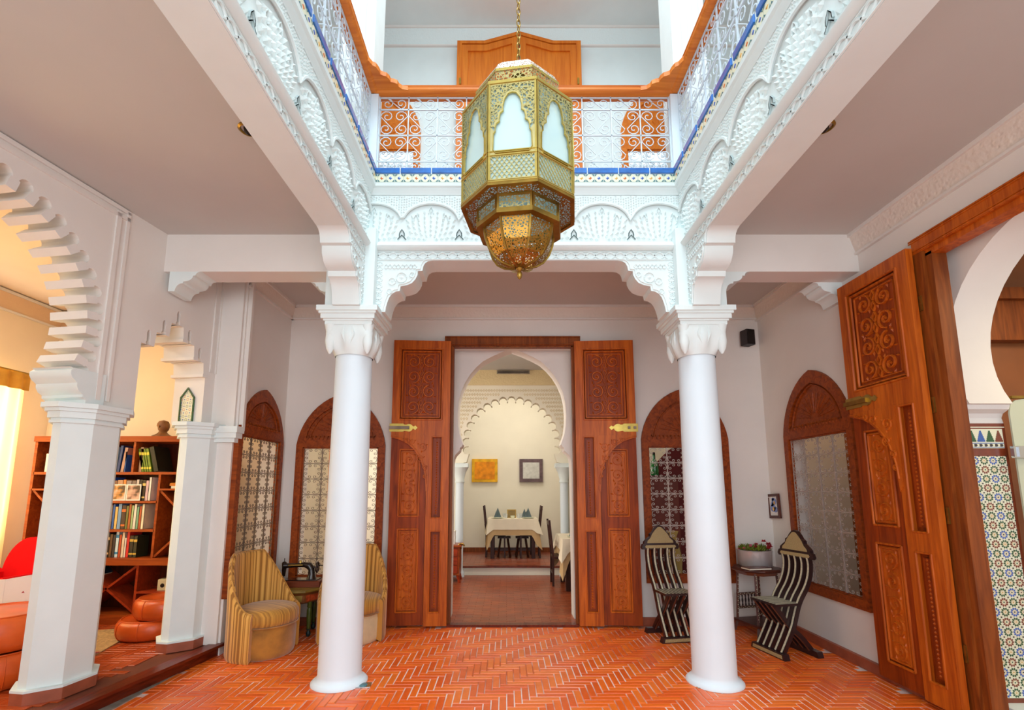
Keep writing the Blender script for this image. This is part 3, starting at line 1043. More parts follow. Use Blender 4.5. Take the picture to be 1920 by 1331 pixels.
# wooden handrail with scalloped corner gussets
t = thing('handrail', 'varnished orange wooden handrail running round three sides of the balcony', 'handrail', (0, 0, 0))
prof = [(-.065, 5.05), (-.045, 5.04), (.045, 5.04), (.065, 5.05), (.07, 5.07), (.06, 5.085), (.07, 5.10), (.045, 5.115), (-.045, 5.115), (-.07, 5.10), (-.06, 5.085), (-.07, 5.07)]
def handrail(fr, x0, x1):
    m = MB()
    m.prism(prof, x0, x1, fr @ Matrix(((0, 0, 1, 0), (0, 1, 0, 0), (-1, 0, 0, 0), (0, 0, 0, 1))))
    m.build('rail', RAILW, t, smooth=50)
handrail(FBr, XL - .09, XR + .09)
handrail(FLr, 0.2, YB + .09)
handrail(FRr, -YB - .09, -0.2)
gus = [(0, 0), (.30, 0), (.29, .018), (.24, .03), (.215, .055), (.21, .085), (.18, .10), (.155, .105), (.15, .135), (.13, .165), (.10, .175), (.085, .185), (.08, .22), (.065, .26), (.04, .275), (.02, .32), (0, .34)]
m = MB(); m.prism(gus, 5.05, 5.09, frame((XL + .02, YB - .02, 0), (1, 0, 0), (0, -1, 0), (0, 0, 1))); m.build('corner_gusset', RAILW, t, smooth=0)
m = MB(); m.prism([(-x, y) for x, y in gus], 5.05, 5.09, frame((XR - .02, YB - .02, 0), (1, 0, 0), (0, -1, 0), (0, 0, 1))); m.build('corner_gusset', RAILW, t, smooth=0)

# window grille with curled C scrolls in each square (mesh shared by every window)
def c_scrolls(m, cx, cy, s, r):
    for sx in (-1, 1):
        for sy in (-1, 1):
            pts = []
            A = (.345, .15); R = .098
            for i in range(9):
                t = i / 8
                an = -PI / 2 + 2 * PI * 1.05 * (1 - t)
                rr = R * (.25 + .75 * t)
                pts.append((A[0] + rr * math.cos(an), A[1] + rr * math.sin(an)))
            for q in ((.25, .055), (.13, .09), (.09, .13), (.055, .25)):
                pts.append(q)
            for i in range(9):
                t = i / 8
                an = PI - 2 * PI * 1.05 * t
                rr = R * (1 - .75 * t)
                pts.append((A[1] + rr * math.cos(an), A[0] + rr * math.sin(an)))
            m.tube([(cx + sx * (.5 - q[0]) * s, cy + sy * (.5 - q[1]) * s, 0) for q in pts], r, 4)
def grille_mesh(nx, ny, s, name, mt, r=.0033):
    m = MB()
    w, h = nx * s, ny * s
    for i in range(nx + 1):
        x = i * s - w / 2
        m.box(x - .004, x + .004, 0, h, -.005, .005)
    for j in range(ny + 1):
        m.box(-w / 2, w / 2, j * s - .004, j * s + .004, -.004, .004)
    for i in range(nx):
        for j in range(ny):
            c_scrolls(m, (i + .5) * s - w / 2, (j + .5) * s, s, r)
    for i in range(nx + 1):
        for j in range(ny + 1):
            x, y = i * s - w / 2, j * s
            m.cbox((x, y, 0), (.02, .02, .014))
    return m.mesh(name, mt, 0)

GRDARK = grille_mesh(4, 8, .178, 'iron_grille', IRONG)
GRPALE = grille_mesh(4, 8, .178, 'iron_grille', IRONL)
GRUP = grille_mesh(4, 6, .2, 'iron_grille', IRONW, .0045)

def arched_window(name, label, fr, c, half, z0, zt, gr, pane=False, gh=1.424, WINW=WINW):
    """carved wooden frame, blind arched panel above, iron grille below"""
    t = thing(name, label, 'window', (0, 0, 0))
    t.matrix_world = fr @ Matrix.Translation((c, z0, 0))
    H = zt - z0; zs = H - half * 1.18
    out = pointed(0, half, 0, zs, H, 10)
    b = .075
    gw = half - b - .0
    gz0, gz1 = b + .01, b + .01 + gh + .02
    inn = [(-gw, gz0), (gw, gz0), (gw, gz1), (-gw, gz1)]
    m = MB()
    top0 = gz1 + .11
    hi = half - .11
    blind = [(-hi, top0), (hi, top0)] + [(x, z) for x, z in pointed(0, hi, 0, max(zs, top0 + .01), H - .13, 8)[2:]]
    m.prism([out, inn, blind], -.02, .028, smooth_fr(fr, c, z0)) if False else m.prism([out, inn, blind], -.02, .028)
    m.build('frame', WINW, t, smooth=30)
    m = MB(); m.prism(blind, -.02, .004); m.build('arched_panel', WINW, t, smooth=0)
    m = MB()
    m.ridge([(x, z, .006) for x, z in [(-hi * .96, top0 + .03)] + [(x * .9, z - .02) for x, z in pointed(0, hi, 0, max(zs, top0 + .01), H - .13, 8)[2:]][::-1] + [(hi * .96, top0 + .03)]], .009, .012)
    n = 18
    for i in range(n):      # little pendant row along the foot of the panel
        x = -hi + (i + .5) * 2 * hi / n
        m.pyr((x, top0 - .012, .026), (.008, 0, 0), (0, .016, 0), .012, (0, 0, 1))
        m.pyr((x, top0 + .016, .004), (.011, 0, 0), (0, .014, 0), .016, (0, 0, 1))
    for i in range(13):     # sunburst
        a = math.radians(10 + 160 * i / 12)
        m.ridge([(math.cos(a) * hi * .15, top0 + .06 + math.sin(a) * hi * .15, .004), (math.cos(a) * hi * .72, top0 + .06 + math.sin(a) * hi * .62, .004)], .006, .006)
    m.build('carving', WINW, t, smooth=0)
    m = MB()
    for x0, x1, y0, y1 in ((-gw, gw, gz0, gz0 + .014), (-gw, gw, gz1 - .014, gz1), (-gw, -gw + .014, gz0, gz1), (gw - .014, gw, gz0, gz1)):
        m.box(x0, x1, y0, y1, -.02, .012)
    m.build('inner_bead', WINW, t, smooth=0)
    g = link('iron_grille', gr, t, (0, gz0 + .01, .0))
    gwid = .712 if gr is not GRUP else .8
    g.scale = ((2 * gw - .02) / gwid, (gz1 - gz0 - .02) / (1.424 if gr is not GRUP else 1.2), 1)
    if pane:
        m = MB(); m.box(-gw, gw, gz0, gz1, -.10, -.095)
        m.build('glass_pane', PANE, t, smooth=0)
    return t
PANE = glass('window_pane', (70, 46, 30), 0.2, 0.05)
PANE.node_tree.nodes['Principled BSDF'].inputs['Specular IOR Level'].default_value = .15
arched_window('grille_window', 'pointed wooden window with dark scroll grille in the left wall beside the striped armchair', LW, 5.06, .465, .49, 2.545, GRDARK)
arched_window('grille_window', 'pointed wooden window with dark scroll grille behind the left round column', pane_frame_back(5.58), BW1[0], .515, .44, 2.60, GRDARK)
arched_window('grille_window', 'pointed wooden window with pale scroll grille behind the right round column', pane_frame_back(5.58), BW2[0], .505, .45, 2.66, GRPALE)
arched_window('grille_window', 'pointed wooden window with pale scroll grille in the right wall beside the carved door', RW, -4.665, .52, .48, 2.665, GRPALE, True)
for x, lab in ((-1.66, 'left'), (2.02, 'right')):
    arched_window('grille_window', 'upstairs arched orange wooden window seen through the %s end of the back railing' % lab, pane_frame_back(5.58), x, .56, 4.42, 6.68, GRUP, False, 1.24, UPW)

# upstairs wooden door with a gabled head
t = thing('gabled_double_door', 'upstairs pair of orange wooden doors with gabled head behind the lantern', 'door', (0.16, 5.5, 4.2))
m = MB()
fr0 = frame((0, 0, 0), (1, 0, 0), (0, 0, 1))
m.prism([[(-.80, 0), (.80, 0), (.80, 3.04), (.45, 3.04), (0, 3.18), (-.45, 3.04), (-.80, 3.04)], [(-.74, 0.02), (.74, 0.02), (.74, 3.0), (.43, 3.0), (0, 3.13), (-.43, 3.0), (-.74, 3.0)]], -.05, .04, fr0)
m.build('frame', UPW, t, smooth=0)
for sx, in ((-1,), (1,)):
    P = [(.005, .02), (.74, .02), (.74, 2.99), (.43, 2.99), (.005, 3.12)]
    I = [(.09, 1.5), (.66, 1.5), (.66, 2.90), (.42, 2.90), (.09, 3.01)]
    I2 = [(.09, .12), (.66, .12), (.66, 1.38), (.09, 1.38)]
    mx = lambda L: [(sx * x, z) for x, z in L]
    m = MB(); m.prism([mx(P), mx(I), mx(I2)], -.03, .03, fr0)
    l = m.build('leaf', UPW, t, smooth=0)
    m = MB(); m.prism(mx(I), -.02, .008, fr0); m.prism(mx(I2), -.02, .008, fr0); m.build('panel', UPW, l, smooth=0)
m = MB()
for z in (1.0, 2.4):
    for x in (-.755, .755):
        m.box(x - .012, x + .012, -.05, -.035, z, z + .09)
m.build('hinge', BRASSD, t, smooth=0)

# ================================================================== SIDE ROOMS (shells)
# library behind the arcade
m = MB(); m.box(-6.4, -2.62, 5.75, 5.95, -0.1, 3.7); struct('wall_library_back', m, PEACH, smooth=0)
m = MB()
m.prism([[(-0.5, -0.1), (5.8, -0.1), (5.8, 3.7), (-0.5, 3.7)], [(3.0, .35), (5.35, .35), (5.35, 2.75), (3.0, 2.75)]], -.2, 0, frame((-5.55, 0, 0), (0, 1, 0), (0, 0, 1)))
struct('wall_library_left', m, PEACH, smooth=0)
m = MB(); m.box(-6.4, -3.2, -0.6, -0.4, -0.1, 3.7); struct('wall_library_front', m, PEACH, smooth=0)
LLW = frame((-5.55, 0, 0), (0, 1, 0), (0, 0, 1))
cornice('trim_library_cornice_left', 0, 5.75, LLW, 3.66, .22, carved('stucco_peach', (226, 196, 160), .85, 40, .008, .6))
cornice('trim_library_cornice_back', -5.55, -2.7, pane_frame_back(5.75), 3.66, .22, bpy.data.materials['stucco_peach'])

# dining room
m = MB(); m.box(-3.4, 3.4, 10.6, 10.8, -0.1, 4.3); struct('wall_dining_back', m, CREAM, smooth=0)
m = MB(); m.box(-3.5, -3.3, 5.9, 10.6, -0.1, 4.3); struct('wall_dining_left', m, CREAM, smooth=0)
m = MB(); m.box(3.3, 3.5, 5.9, 10.6, -0.1, 4.3); struct('wall_dining_right', m, CREAM, smooth=0)
m = MB(); m.box(-3.4, 3.4, 5.9, 8.7, 3.64, 3.8); m.box(-3.4, 3.4, 8.7, 10.7, 4.2, 4.4); struct('ceiling_dining', m, CEIL, smooth=0)
# foiled arch between the two dining bays
ca, za, R = .09, 2.29, .815
YA = 8.60
foils = []
n = 19
for k in range(n):
    a = -14 + 208 * (k + .5) / n
    A = math.radians(a)
    c = (R * math.cos(A), R * 0.98 * math.sin(A))
    rr = R * math.radians(208 / n) * .47
    for q in range(7):
        tt = A - math.radians(115) + math.radians(230) * q / 6
        foils.append((ca + c[0] + rr * math.cos(tt), za + c[1] + rr * math.sin(tt)))
loop = [(-3.3, -.1), (ca - .95, -.1), (ca - .95, 1.92), (ca - .81, 1.96)] + foils[::-1] + [(ca + .81, 1.96), (ca + .95, 1.92), (ca + .95, -.1), (3.3, -.1), (3.3, 4.2), (-3.3, 4.2)]
m = MB(); m.prism(loop, -.18, 0, frame((0, YA, 0), (1, 0, 0), (0, 0, 1)))
fa = struct('wall_foiled_arch', m, CREAM, smooth=40)
m = MB(); m.T = frame((0, YA, 0), (1, 0, 0), (0, 0, 1))
m.box(-1.8, 2.0, 3.36, 3.64, 0, .03)
m.build('carved_band', carved('stucco_cream', (226, 206, 160), .85, 40, .01, .7), fa, smooth=0)
m = MB(); m.T = frame((0, YA, 0), (1, 0, 0), (0, 0, 1))
for i in range(-26, 34):
    for j in range(14):
        x, z = ca + i * .048 + (.021 if j % 2 else 0), 2.3 + j * .074
        if math.hypot(x - ca, z - za) > R + .11 and z < 3.32:
            m.ridge([(x - .017, z, .001), (x, z + .022, .001), (x + .017, z, .001), (x, z - .022, .001), (x - .017, z, .001)], .004, .006)
m.build('stucco_lattice', bpy.data.materials['stucco_cream'], fa, smooth=0, kind='stuff')
for sx, lab in ((-1, 'slim white column on the left of the foiled arch in the dining room'), (1, 'slim white column on the right of the foiled arch in the dining room')):
    t = thing('slim_column', lab, 'column', (ca + sx * .915, YA - .09, 0))
    m = MB(); m.lathe([(.10, 0), (.10, .06), (.085, .09), (.072, .12), (.07, 1.59)], 20); m.build('shaft', COLM, t)
    m = MB(); m.lathe([(.078, 1.59), (.085, 1.61), (.075, 1.64), (.10, 1.76), (.13, 1.82), (.15, 1.86)], 20); m.build('capital', STUC, t)
    m = MB(); m.box(-.15, .15, -.12, .12, 1.86, 1.93); m.build('abacus', STUC, t, smooth=0)

# ================================================================== CARVED DOORS
def carve(m, x0, x1, z0, z1, w, cols=None, t=.0075, h=.010):
    """scrolling vines carved in a panel, standing on height w of the local frame (x, y=Z, z=out)"""
    W, H = x1 - x0, z1 - z0
    cols = cols or (2 if W > .25 else 1)
    cw = W / cols
    rows = max(1, round(H / (cw * .92)))
    ch = H / rows
    R = min(cw, ch) * .44
    up = (0, 0, 1)
    for c in range(cols):
        for r in range(rows):
            cx, cz = x0 + (c + .5) * cw, z0 + (r + .5) * ch
            sg = 1 if ((c + r) % 2 == 0) else -1
            if cols == 2: sg = (1 if c == 0 else -1) * (1 if r % 2 == 0 else -1)
            a0 = PI / 2 if r % 2 else -PI / 2
            pts = [(cx + R * (1 - .8 * i / 22) * math.cos(a0 + sg * 2 * PI * 1.45 * i / 22), cz + R * (1 - .8 * i / 22) * math.sin(a0 + sg * 2 * PI * 1.45 * i / 22), w) for i in range(23)]
            m.ridge(pts, t, h, up)
            m.pyr((cx, cz, w), (t * 1.6, 0, 0), (0, t * 1.6, 0), h, up)
            for k in range(4):      # leaves springing from the scroll
                a = a0 + k * 1.7 + .5
                b = Vector((cx + R * .98 * math.cos(a), cz + R * .98 * math.sin(a), w))
                d = Vector((math.cos(a + sg * .9), math.sin(a + sg * .9), 0))
                e = Vector((-d.y, d.x, 0))
                m.pyr(b + d * R * .12, d * R * .3, e * R * .11, h * .9, up)
    if cols == 2:
        cx = (x0 + x1) / 2
        n = rows * 2
        for i in range(n):
            zc = z0 + (i + .5) * H / n
            hh = H / n * .46
            m.ridge([(cx, zc - hh, w), (cx - t * 2.4, zc, w), (cx, zc + hh, w)], t * .6, h, up)
            m.ridge([(cx, zc - hh, w), (cx + t * 2.4, zc, w), (cx, zc + hh, w)], t * .6, h, up)
    for a, b in (((x0, z0), (x1, z0)), ((x1, z0), (x1, z1)), ((x1, z1), (x0, z1)), ((x0, z1), (x0, z0))):
        m.ridge([(a[0], a[1], w), (b[0], b[1], w)], .007, .010, up)

def rect(a, b, c, d): return [(a, c), (b, c), (b, d), (a, d)]
def door_leaf(t, W, H, sx, latch_bar):
    """folding leaf of a tall carved door; local x from hinge (0) outwards times sx, face towards -y"""
    k = W / .68; kz = H / 3.17
    F = frame((0, 0, 0), (1, 0, 0), (0, 0, 1))
    X = lambda L: [(sx * x * k, z * kz) for x, z in L]
    up_rec = rect(.095, .595, 2.24, 3.07)
    n1, n2 = rect(.085, .205, 1.14, 2.045), rect(.085, .205, .14, 1.0)
    # main frame: top field and the narrow hinge side stile; the wicket fills the rest
    m = MB()
    m.prism([X([(0, 0), (.262, 0), (.262, 2.06), (.68, 2.06), (.68, 3.17), (0, 3.17)]), X(up_rec), X(n1), X(n2)], -.025, .025, F)
    m.build('stile_frame', DOORW, t, smooth=0)
    # wicket with its two recesses
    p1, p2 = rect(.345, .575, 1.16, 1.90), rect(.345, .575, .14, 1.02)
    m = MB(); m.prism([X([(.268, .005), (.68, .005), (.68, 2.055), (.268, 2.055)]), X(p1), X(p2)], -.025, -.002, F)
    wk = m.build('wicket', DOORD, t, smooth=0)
    for p in (p1, p2):
        m = MB(); m.prism(X(p), -.02, -.014, F)
        a, b = (p[0][0] + .025, p[1][0] - .025); c, d = p[0][1] + .03, p[2][1] - .03
        m.build('panel', DOORD, wk, smooth=0)
        m = MB(); m.T = F
        xa, xb = sorted((sx * a * k, sx * b * k))
        m.prism([(xa - .012, c * kz - .012), (xb + .012, c * kz - .012), (xb + .012, d * kz + .012), (xa - .012, d * kz + .012)], -.014, -.006)
        carve(m, xa, xb, c * kz, d * kz, -.006, 1 if W < 5 else 2, .0068, .012)
        m.build('carving', DOORW, wk, smooth=0)
        m = MB(); m.T = F
        for q in range(4):
            A, B = X(p)[q], X(p)[(q + 1) % 4]
            m.ridge([(A[0], A[1], -.003), (B[0], B[1], -.003)], .010, .010)
        m.build('panel_moulding', DOORW, wk, smooth=0)
    # carved spandrel over the wicket
    arcp = [(.68, 2.035)] + [(.68 - .41 * math.sin(math.radians(a)) , 1.50 + .525 * math.cos(math.radians(a))) for a in range(10, 91, 10)]
    m = MB(); m.prism(X(arcp + [(.262, 1.42), (.235, 1.46), (.235, 2.06), (.68, 2.06)]), -.002, .032, F)
    sp = m.build('spandrel', DOORW, t, smooth=0)
    m = MB(); m.T = F
    m.ridge([(x, z, .03) for x, z in X([(a - .012, b + .014) for a, b in arcp])], .007, .010)
    for (cx, cz, R, s2) in ((.315, 1.93, .052, 1), (.33, 1.80, .040, -1), (.285, 1.70, .030, 1), (.43, 1.985, .036, -1), (.51, 2.01, .024, 1), (.275, 1.60, .022, -1)):
        cx = sx * cx * k; cz *= kz
        m.ridge([(cx + R * (1 - .8 * i / 18) * math.cos(-PI / 2 + s2 * 2 * PI * 1.4 * i / 18), cz + R * (1 - .8 * i / 18) * math.sin(-PI / 2 + s2 * 2 * PI * 1.4 * i / 18), .032) for i in range(19)], .006, .010)
        for q in range(3):
            a = q * 2.1 + .4
            d = Vector((math.cos(a), math.sin(a), 0)); e = Vector((-d.y, d.x, 0))
            m.pyr(Vector((cx, cz, .032)) + d * R * 1.05, d * R * .35, e * R * .14, .009, (0, 0, 1))
    m.build('carving', DOORW, sp, smooth=0)
    # upper carved panel
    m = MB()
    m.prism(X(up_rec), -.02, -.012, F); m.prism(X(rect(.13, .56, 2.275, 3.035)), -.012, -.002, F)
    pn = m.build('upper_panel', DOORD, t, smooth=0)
    m = MB(); m.T = F
    xa, xb = sorted((sx * .155 * k, sx * .535 * k))
    carve(m, xa, xb, 2.30 * kz, 3.01 * kz, -.002, 2, .0085, .016)
    m.build('carving', DOORW, pn, smooth=0)
    m = MB(); m.T = F
    for p in (up_rec, rect(.122, .568, 2.267, 3.043)):
        for q in range(4):
            A, B = X(p)[q], X(p)[(q + 1) % 4]
            m.ridge([(A[0], A[1], .004 if p is not up_rec else .022), (B[0], B[1], .004 if p is not up_rec else .022)], .011, .012)
    m.build('panel_moulding', DOORW, pn, smooth=0)
    # narrow panels with a row of beads
    for p in (n1, n2):
        m = MB(); m.prism(X(p), -.02, -.010, F)
        q4 = rect(p[0][0] + .03, p[1][0] - .03, p[0][1] + .035, p[2][1] - .035)
        m.prism(X(q4), -.010, .004, F)
        nb = m.build('narrow_panel', DOORD, t, smooth=0)
        m = MB(); m.T = F
        cx = sx * .145 * k
        z = q4[0][1] + .02
        while z < q4[2][1] - .01:
            m.pyr((cx, z * kz, .004), (.011, 0, 0), (0, .011, 0), .010, (0, 0, 1)); z += .028
        for qq in range(4):
            A, B = X(p)[qq], X(p)[(qq + 1) % 4]
            m.ridge([(A[0], A[1], .022), (B[0], B[1], .022)], .009, .010)
        m.build('bead_row', DOORW, nb, smooth=0)
    # brass latch plate
    o, i2 = .70 * k, .47 * k
    zc = 2.145 * kz
    m = MB()
    L = [(o, zc - .046), (o, zc + .046), (.54 * k, zc + .046), (.53 * k, zc + .036)] + [((.475 + .046 * math.cos(math.radians(a))) * k, zc + .044 * math.sin(math.radians(a))) for a in range(50, 170, 20)] + \
        [(.42 * k, zc + .014), (.40 * k, zc + .026), (.375 * k, zc), (.40 * k, zc - .026), (.42 * k, zc - .014)] + [((.475 + .046 * math.cos(math.radians(a))) * k, zc + .044 * math.sin(math.radians(a))) for a in range(190, 310, 20)] + [(.53 * k, zc - .036), (.54 * k, zc - .046)]
    m.prism([(sx * x, z) for x, z in L], .024, .034, F)
    lp = m.build('latch_plate', BRASS, t, smooth=0)
    m = MB(); m.T = F
    if latch_bar:
        xa, xb = sorted((sx * .47 * k, sx * .705 * k))
        m.box(xa, xb, zc - .017, zc + .017, .034, .052)
        m.build('bolt', STONE if latch_bar == 1 else BRASSD, lp, smooth=0)
    else:
        for x in (.60, .665):
            m.cbox((sx * x * k, zc, .04), (.028, .03, .014))
        m.build('staple', STONE, lp, smooth=0, kind='stuff')
    return t

t = thing('carved_door_leaf', 'tall carved cedar door leaf folded back on the left of the dining room doorway', 'door', (-.655, 5.485, .022), math.radians(3.5))
door_leaf(t, .66, 3.19, -1, 1)
t = thing('carved_door_leaf', 'tall carved cedar door leaf folded back on the right of the dining room doorway', 'door', (.795, 5.485, .022), math.radians(-3.5))
door_leaf(t, .68, 3.19, 1, 0)
t = thing('carved_door_leaf', 'tall carved cedar door leaf against the right wall beside the tiled doorway', 'door', (2.945, 3.31, .04), math.radians(-90 - 1.0))
t.rotation_euler = (0, 0, math.radians(-90))
door_leaf(t, .73, 3.20, -1, 2)
# hinges on the near edge of that leaf
m = MB()
for z in (2.72, 1.98, 1.22, .34):
    m.box(-.004, .018, .03, .05, z, z + .11)
m.build('hinge', BRASSD, t, smooth=0, kind='stuff')

F0 = frame((0, 0, 0), (1, 0, 0), (0, 0, 1))
t = thing('door_frame', 'dark wooden frame round the doorway into the dining room', 'door frame', (0.065, 5.57, 0))
for nm, r in (('jamb', (-.79, -.69, 0, 3.18)), ('jamb', (.705, .80, 0, 3.18))):
    m = MB(); m.prism(rect(*r), -.05, .02, F0); m.build(nm, FRAMEW, t, smooth=0)
m = MB(); m.prism(rect(-.80, .81, 3.18, 3.295), -.05, .045, F0); m.prism(rect(-.70, .72, 3.165, 3.18), -.05, .02, F0); m.build('lintel', FRAMEW, t, smooth=0)
m = MB(); m.T = F0
for z in (3.195, 3.28): m.ridge([(-.80, z, .045), (.81, z, .045)], .008, .010)
m.build('lintel_bead', FRAMEW, t, smooth=0)

t = thing('door_frame', 'heavy wooden frame of the tiled doorway at the right edge', 'door frame', (3.03, 0, 0))
m = MB(); m.box(-.02, .085, 3.20, 3.25, 0, 3.17); m.box(-.045, .085, 3.25, 3.328, 0, 3.19); m.build('jamb', FRAMEW, t, smooth=0)
m = MB(); m.box(-.045, .085, 1.25, 3.328, 3.19, 3.31); m.box(-.02, .085, 1.25, 3.25, 3.15, 3.19); m.build('lintel', DOORW, t, smooth=0)
m = MB()
m.T = frame((-.045, 0, 0), (0, -1, 0), (0, 0, 1))
for z in (3.20, 3.215, 3.285, 3.30): m.ridge([(-3.345, z, 0), (-1.25, z, 0)], .006, .007)
m.build('lintel_carving', DOORW, t, smooth=0)

# white horseshoe arch inside the right doorway, with tiled jamb
hs = [(2.55 + .815 * math.cos(math.radians(a)), 2.45 + .79 * math.sin(math.radians(a))) for a in range(-28, 209, 8)]
lo = [(1.75, 1.96), (1.74, 2.0), (1.79, 2.05), (1.83, 2.08)]
y_loop = [(3.9, -.1), (3.352, -.1), (3.352, 1.955), (3.36, 1.99), (3.345, 2.02), (3.30, 2.045), (3.29, 2.075)] + hs + [(1.81, 2.08), (1.75, 2.0), (1.75, -.1), (1.0, -.1), (1.0, 3.68), (3.9, 3.68)]
m = MB(); m.prism([(-y, z) for y, z in y_loop], -.30, 0, frame((3.2, 0, 0), (0, -1, 0), (0, 0, 1)))
jw = struct('wall_right_arch', m, WALL, smooth=30)
t = thing('tiled_jamb', 'tall mosaic tile panel on the jamb of the right doorway, with stepped tree border', 'tile panel', (3.2, 3.352, .12))
m = MB(); m.T = F0
m.box(0, .295, 0, 1.83, 0, .008)
m.build('brown_border', MBR, t, smooth=0)
PX0, PX1 = .022, .272
m = MB(); m.T = F0; m.box(PX0, PX1, .03, 1.60, .008, .011); m.box(PX0, PX1, 1.655, 1.79, .008, .011); m.build('tile_ground', WHT, t, smooth=0)
def rosette(col, s, centre):
    m = MB()
    for q in range(10):
        a = q * PI / 5
        c, sn = math.cos(a), math.sin(a)
        m.mat = 0
        m.pyr((.345 * s * c, .345 * s * sn, 0), (.165 * s * c, .165 * s * sn, 0), (-.115 * s * sn, .115 * s * c, 0), .0016, (0, 0, 1))
        m.mat = 1
        m.pyr((.20 * s * c, .20 * s * sn, 0), (.05 * s * c, .05 * s * sn, 0), (-.04 * s * sn, .04 * s * c, 0), .0016, (0, 0, 1))
    m.mat = 2
    m.pyr((0, 0, 0), (.10 * s, 0, 0), (0, .10 * s, 0), .002, (0, 0, 1))
    m.mat = 3
    m.box(.43 * s, .57 * s, .43 * s, .57 * s, 0, .0016)
    return m.mesh('star_tile', [col, MYE, centre, BLK], 0)
S = .25 / 4
ros = {'b': rosette(MBL, S, BLK), 'g': rosette(MGR, S, MYE), 'r': rosette(MBR, S, MGR), 'y': rosette(MGR, S, MBR)}
nr = 25
for j in range(nr):
    for i in range(4):
        kk = 'bgby'[i] if j % 2 == 0 else 'grgr'[i]
        o = link('star_tile', ros[kk], t)
        o.matrix_local = F0 @ Matrix.Translation((PX0 + (i + .5) * S, .03 + (j + .5) * 1.57 / nr, .0112))
for i, col in enumerate((MGR, MBL, MGR, MBR)):
    m = MB(); m.T = F0
    cx = PX0 + (i + .5) * S
    for k in range(6):
        w = .027 - k * .0042
        m.box(cx - w, cx + w, 1.70 + k * .013, 1.7132 + k * .013, .011, .0125)
    m.build('stepped_tree', col, t, smooth=0)
m = MB(); m.T = F0
m.box(PX0, PX1, 1.688, 1.693, .011, .0125); m.box(PX0, PX1, 1.66, 1.664, .011, .0125)
m.build('blue_line', MBL, t, smooth=0)
m = MB(); m.T = F0
for i in range(7):
    x = PX0 + .006 + i * .036
    m.prism([(x, 1.667), (x + .014, 1.667), (x + .022, 1.676), (x + .014, 1.685), (x, 1.685)], .011, .0125)
m.build('arrow_row', BLK, t, smooth=0, kind='stuff')
m = MB(); m.T = F0; m.box(0.0, .29, 1.80, 1.806, .008, .011); m.build('cream_line', WHT, t, smooth=0)
m = MB(); m.box(3.19, 3.55, 2.9, 3.36, 0, .12); struct('trim_marble_sill', m, STUC, smooth=0)

GLD = glass('frosted_green_glass', (206, 214, 190), 0.4, 0.9)
t = thing('glass_door', 'pale green frosted glass door with chrome hinge at the right edge', 'door', (3.5, 3.31, .12))
m = MB(); m.prism([(.005, 0), (.80, 0), (.80, 2.0), (.14, 2.0), (.06, 1.99), (.02, 1.96), (.005, 1.90)], -.006, .006, F0); m.build('pane', GLD, t, smooth=0)
m = MB(); m.T = F0; m.box(-.03, .075, 1.585, 1.665, .006, .03); m.box(-.005, .04, 1.592, 1.658, .03, .04); m.build('hinge', CHROME, t, smooth=0)
m = MB(); m.T = F0; m.box(.03, .80, 2.0, 2.02, -.012, .012); m.build('top_rail', BRASSD, t, smooth=0)

# hall beyond the right doorway
HB = mat('hall_brown', (132, 74, 34), 0.4, var=0.15, scale=3, coat=0.3)
m = MB(); m.box(3.3, 6.4, 4.05, 4.2, -.1, 3.9); struct('wall_hall_back', m, HB, smooth=0)
m = MB(); m.box(6.3, 6.5, 0, 4.1, -.1, 3.9); struct('wall_hall_right', m, CREAM, smooth=0)
m = MB(); m.box(3.3, 6.5, 0, 5.7, 3.72, 3.9); struct('ceiling_hall', m, CREAM, smooth=0)
m = MB(); m.box(3.2, 6.5, 0, 5.7, -.2, -.002); struct('floor_hall', m, SKIRT, smooth=0)
m = MB(); m.box(3.5, 6.3, 3.95, 4.05, 2.75, 3.10); m.box(3.5, 6.3, 3.9, 4.05, 3.10, 3.2); struct('trim_hall_cornice', m, FRAMEW, smooth=0)
# panelled store room behind the right grille window
m = MB(); m.box(4.0, 4.15, 4.2, 5.7, -.1, 3.9); struct('wall_store', m, wood('store_panelling', (176, 104, 54), (134, 70, 30), .5, 2), smooth=0)
m = MB(); m.box(3.2, 4.15, 5.66, 5.8, -.1, 3.9); struct('wall_store_end', m, CREAM, smooth=0)
area('store_fill', (3.62, 4.95, 3.4), (0, 0, 0), (.4, .9), 7, (1, .82, .6))  # added fill to light the panelling behind the grille

# ================================================================== LANTERN
L = thing('hanging_lantern', 'large octagonal pierced brass lantern hanging on a chain over the patio', 'lantern', (0.068, 2.4, 1.5), math.radians(-8))
KS = 1.09
def oct_ring(m, prof):
    m.lathe([(r * KS, z * KS) for r, z in prof], 8, rot=PI / 8, capb=False, capt=False)
def face_frame(k, r, z):
    """frame on octagon side k: x along the side, y up, z outwards; r = circumradius"""
    a = -PI / 2 + k * PI / 4
    ap = r * math.cos(PI / 8) * KS
    return frame((ap * math.cos(a), ap * math.sin(a), z * KS), (-math.sin(a), math.cos(a), 0), (0, 0, 1))
RB, ZB, ZT = .285, 1.335, 1.83      # body radius, rim and top heights above the eye
SIDE = 2 * RB * math.sin(PI / 8) * KS
HB_ = (ZT - ZB) * KS
zl0, zl1 = .02, .125 * KS           # lattice band
arch = [(0, .435), (.018, .43), (.035, .405), (.043, .37), (.042, .345), (.055, .335), (.060, .31), (.058, .295), (.072, .285), (.078, .265), (.078, .245), (.086, .235), (.088, .16), (.086, .155), (.075, .14)]
arch = [(x * KS, z * KS) for x, z in arch]
hole = arch + [(-x, z) for x, z in arch[1:]][::-1]
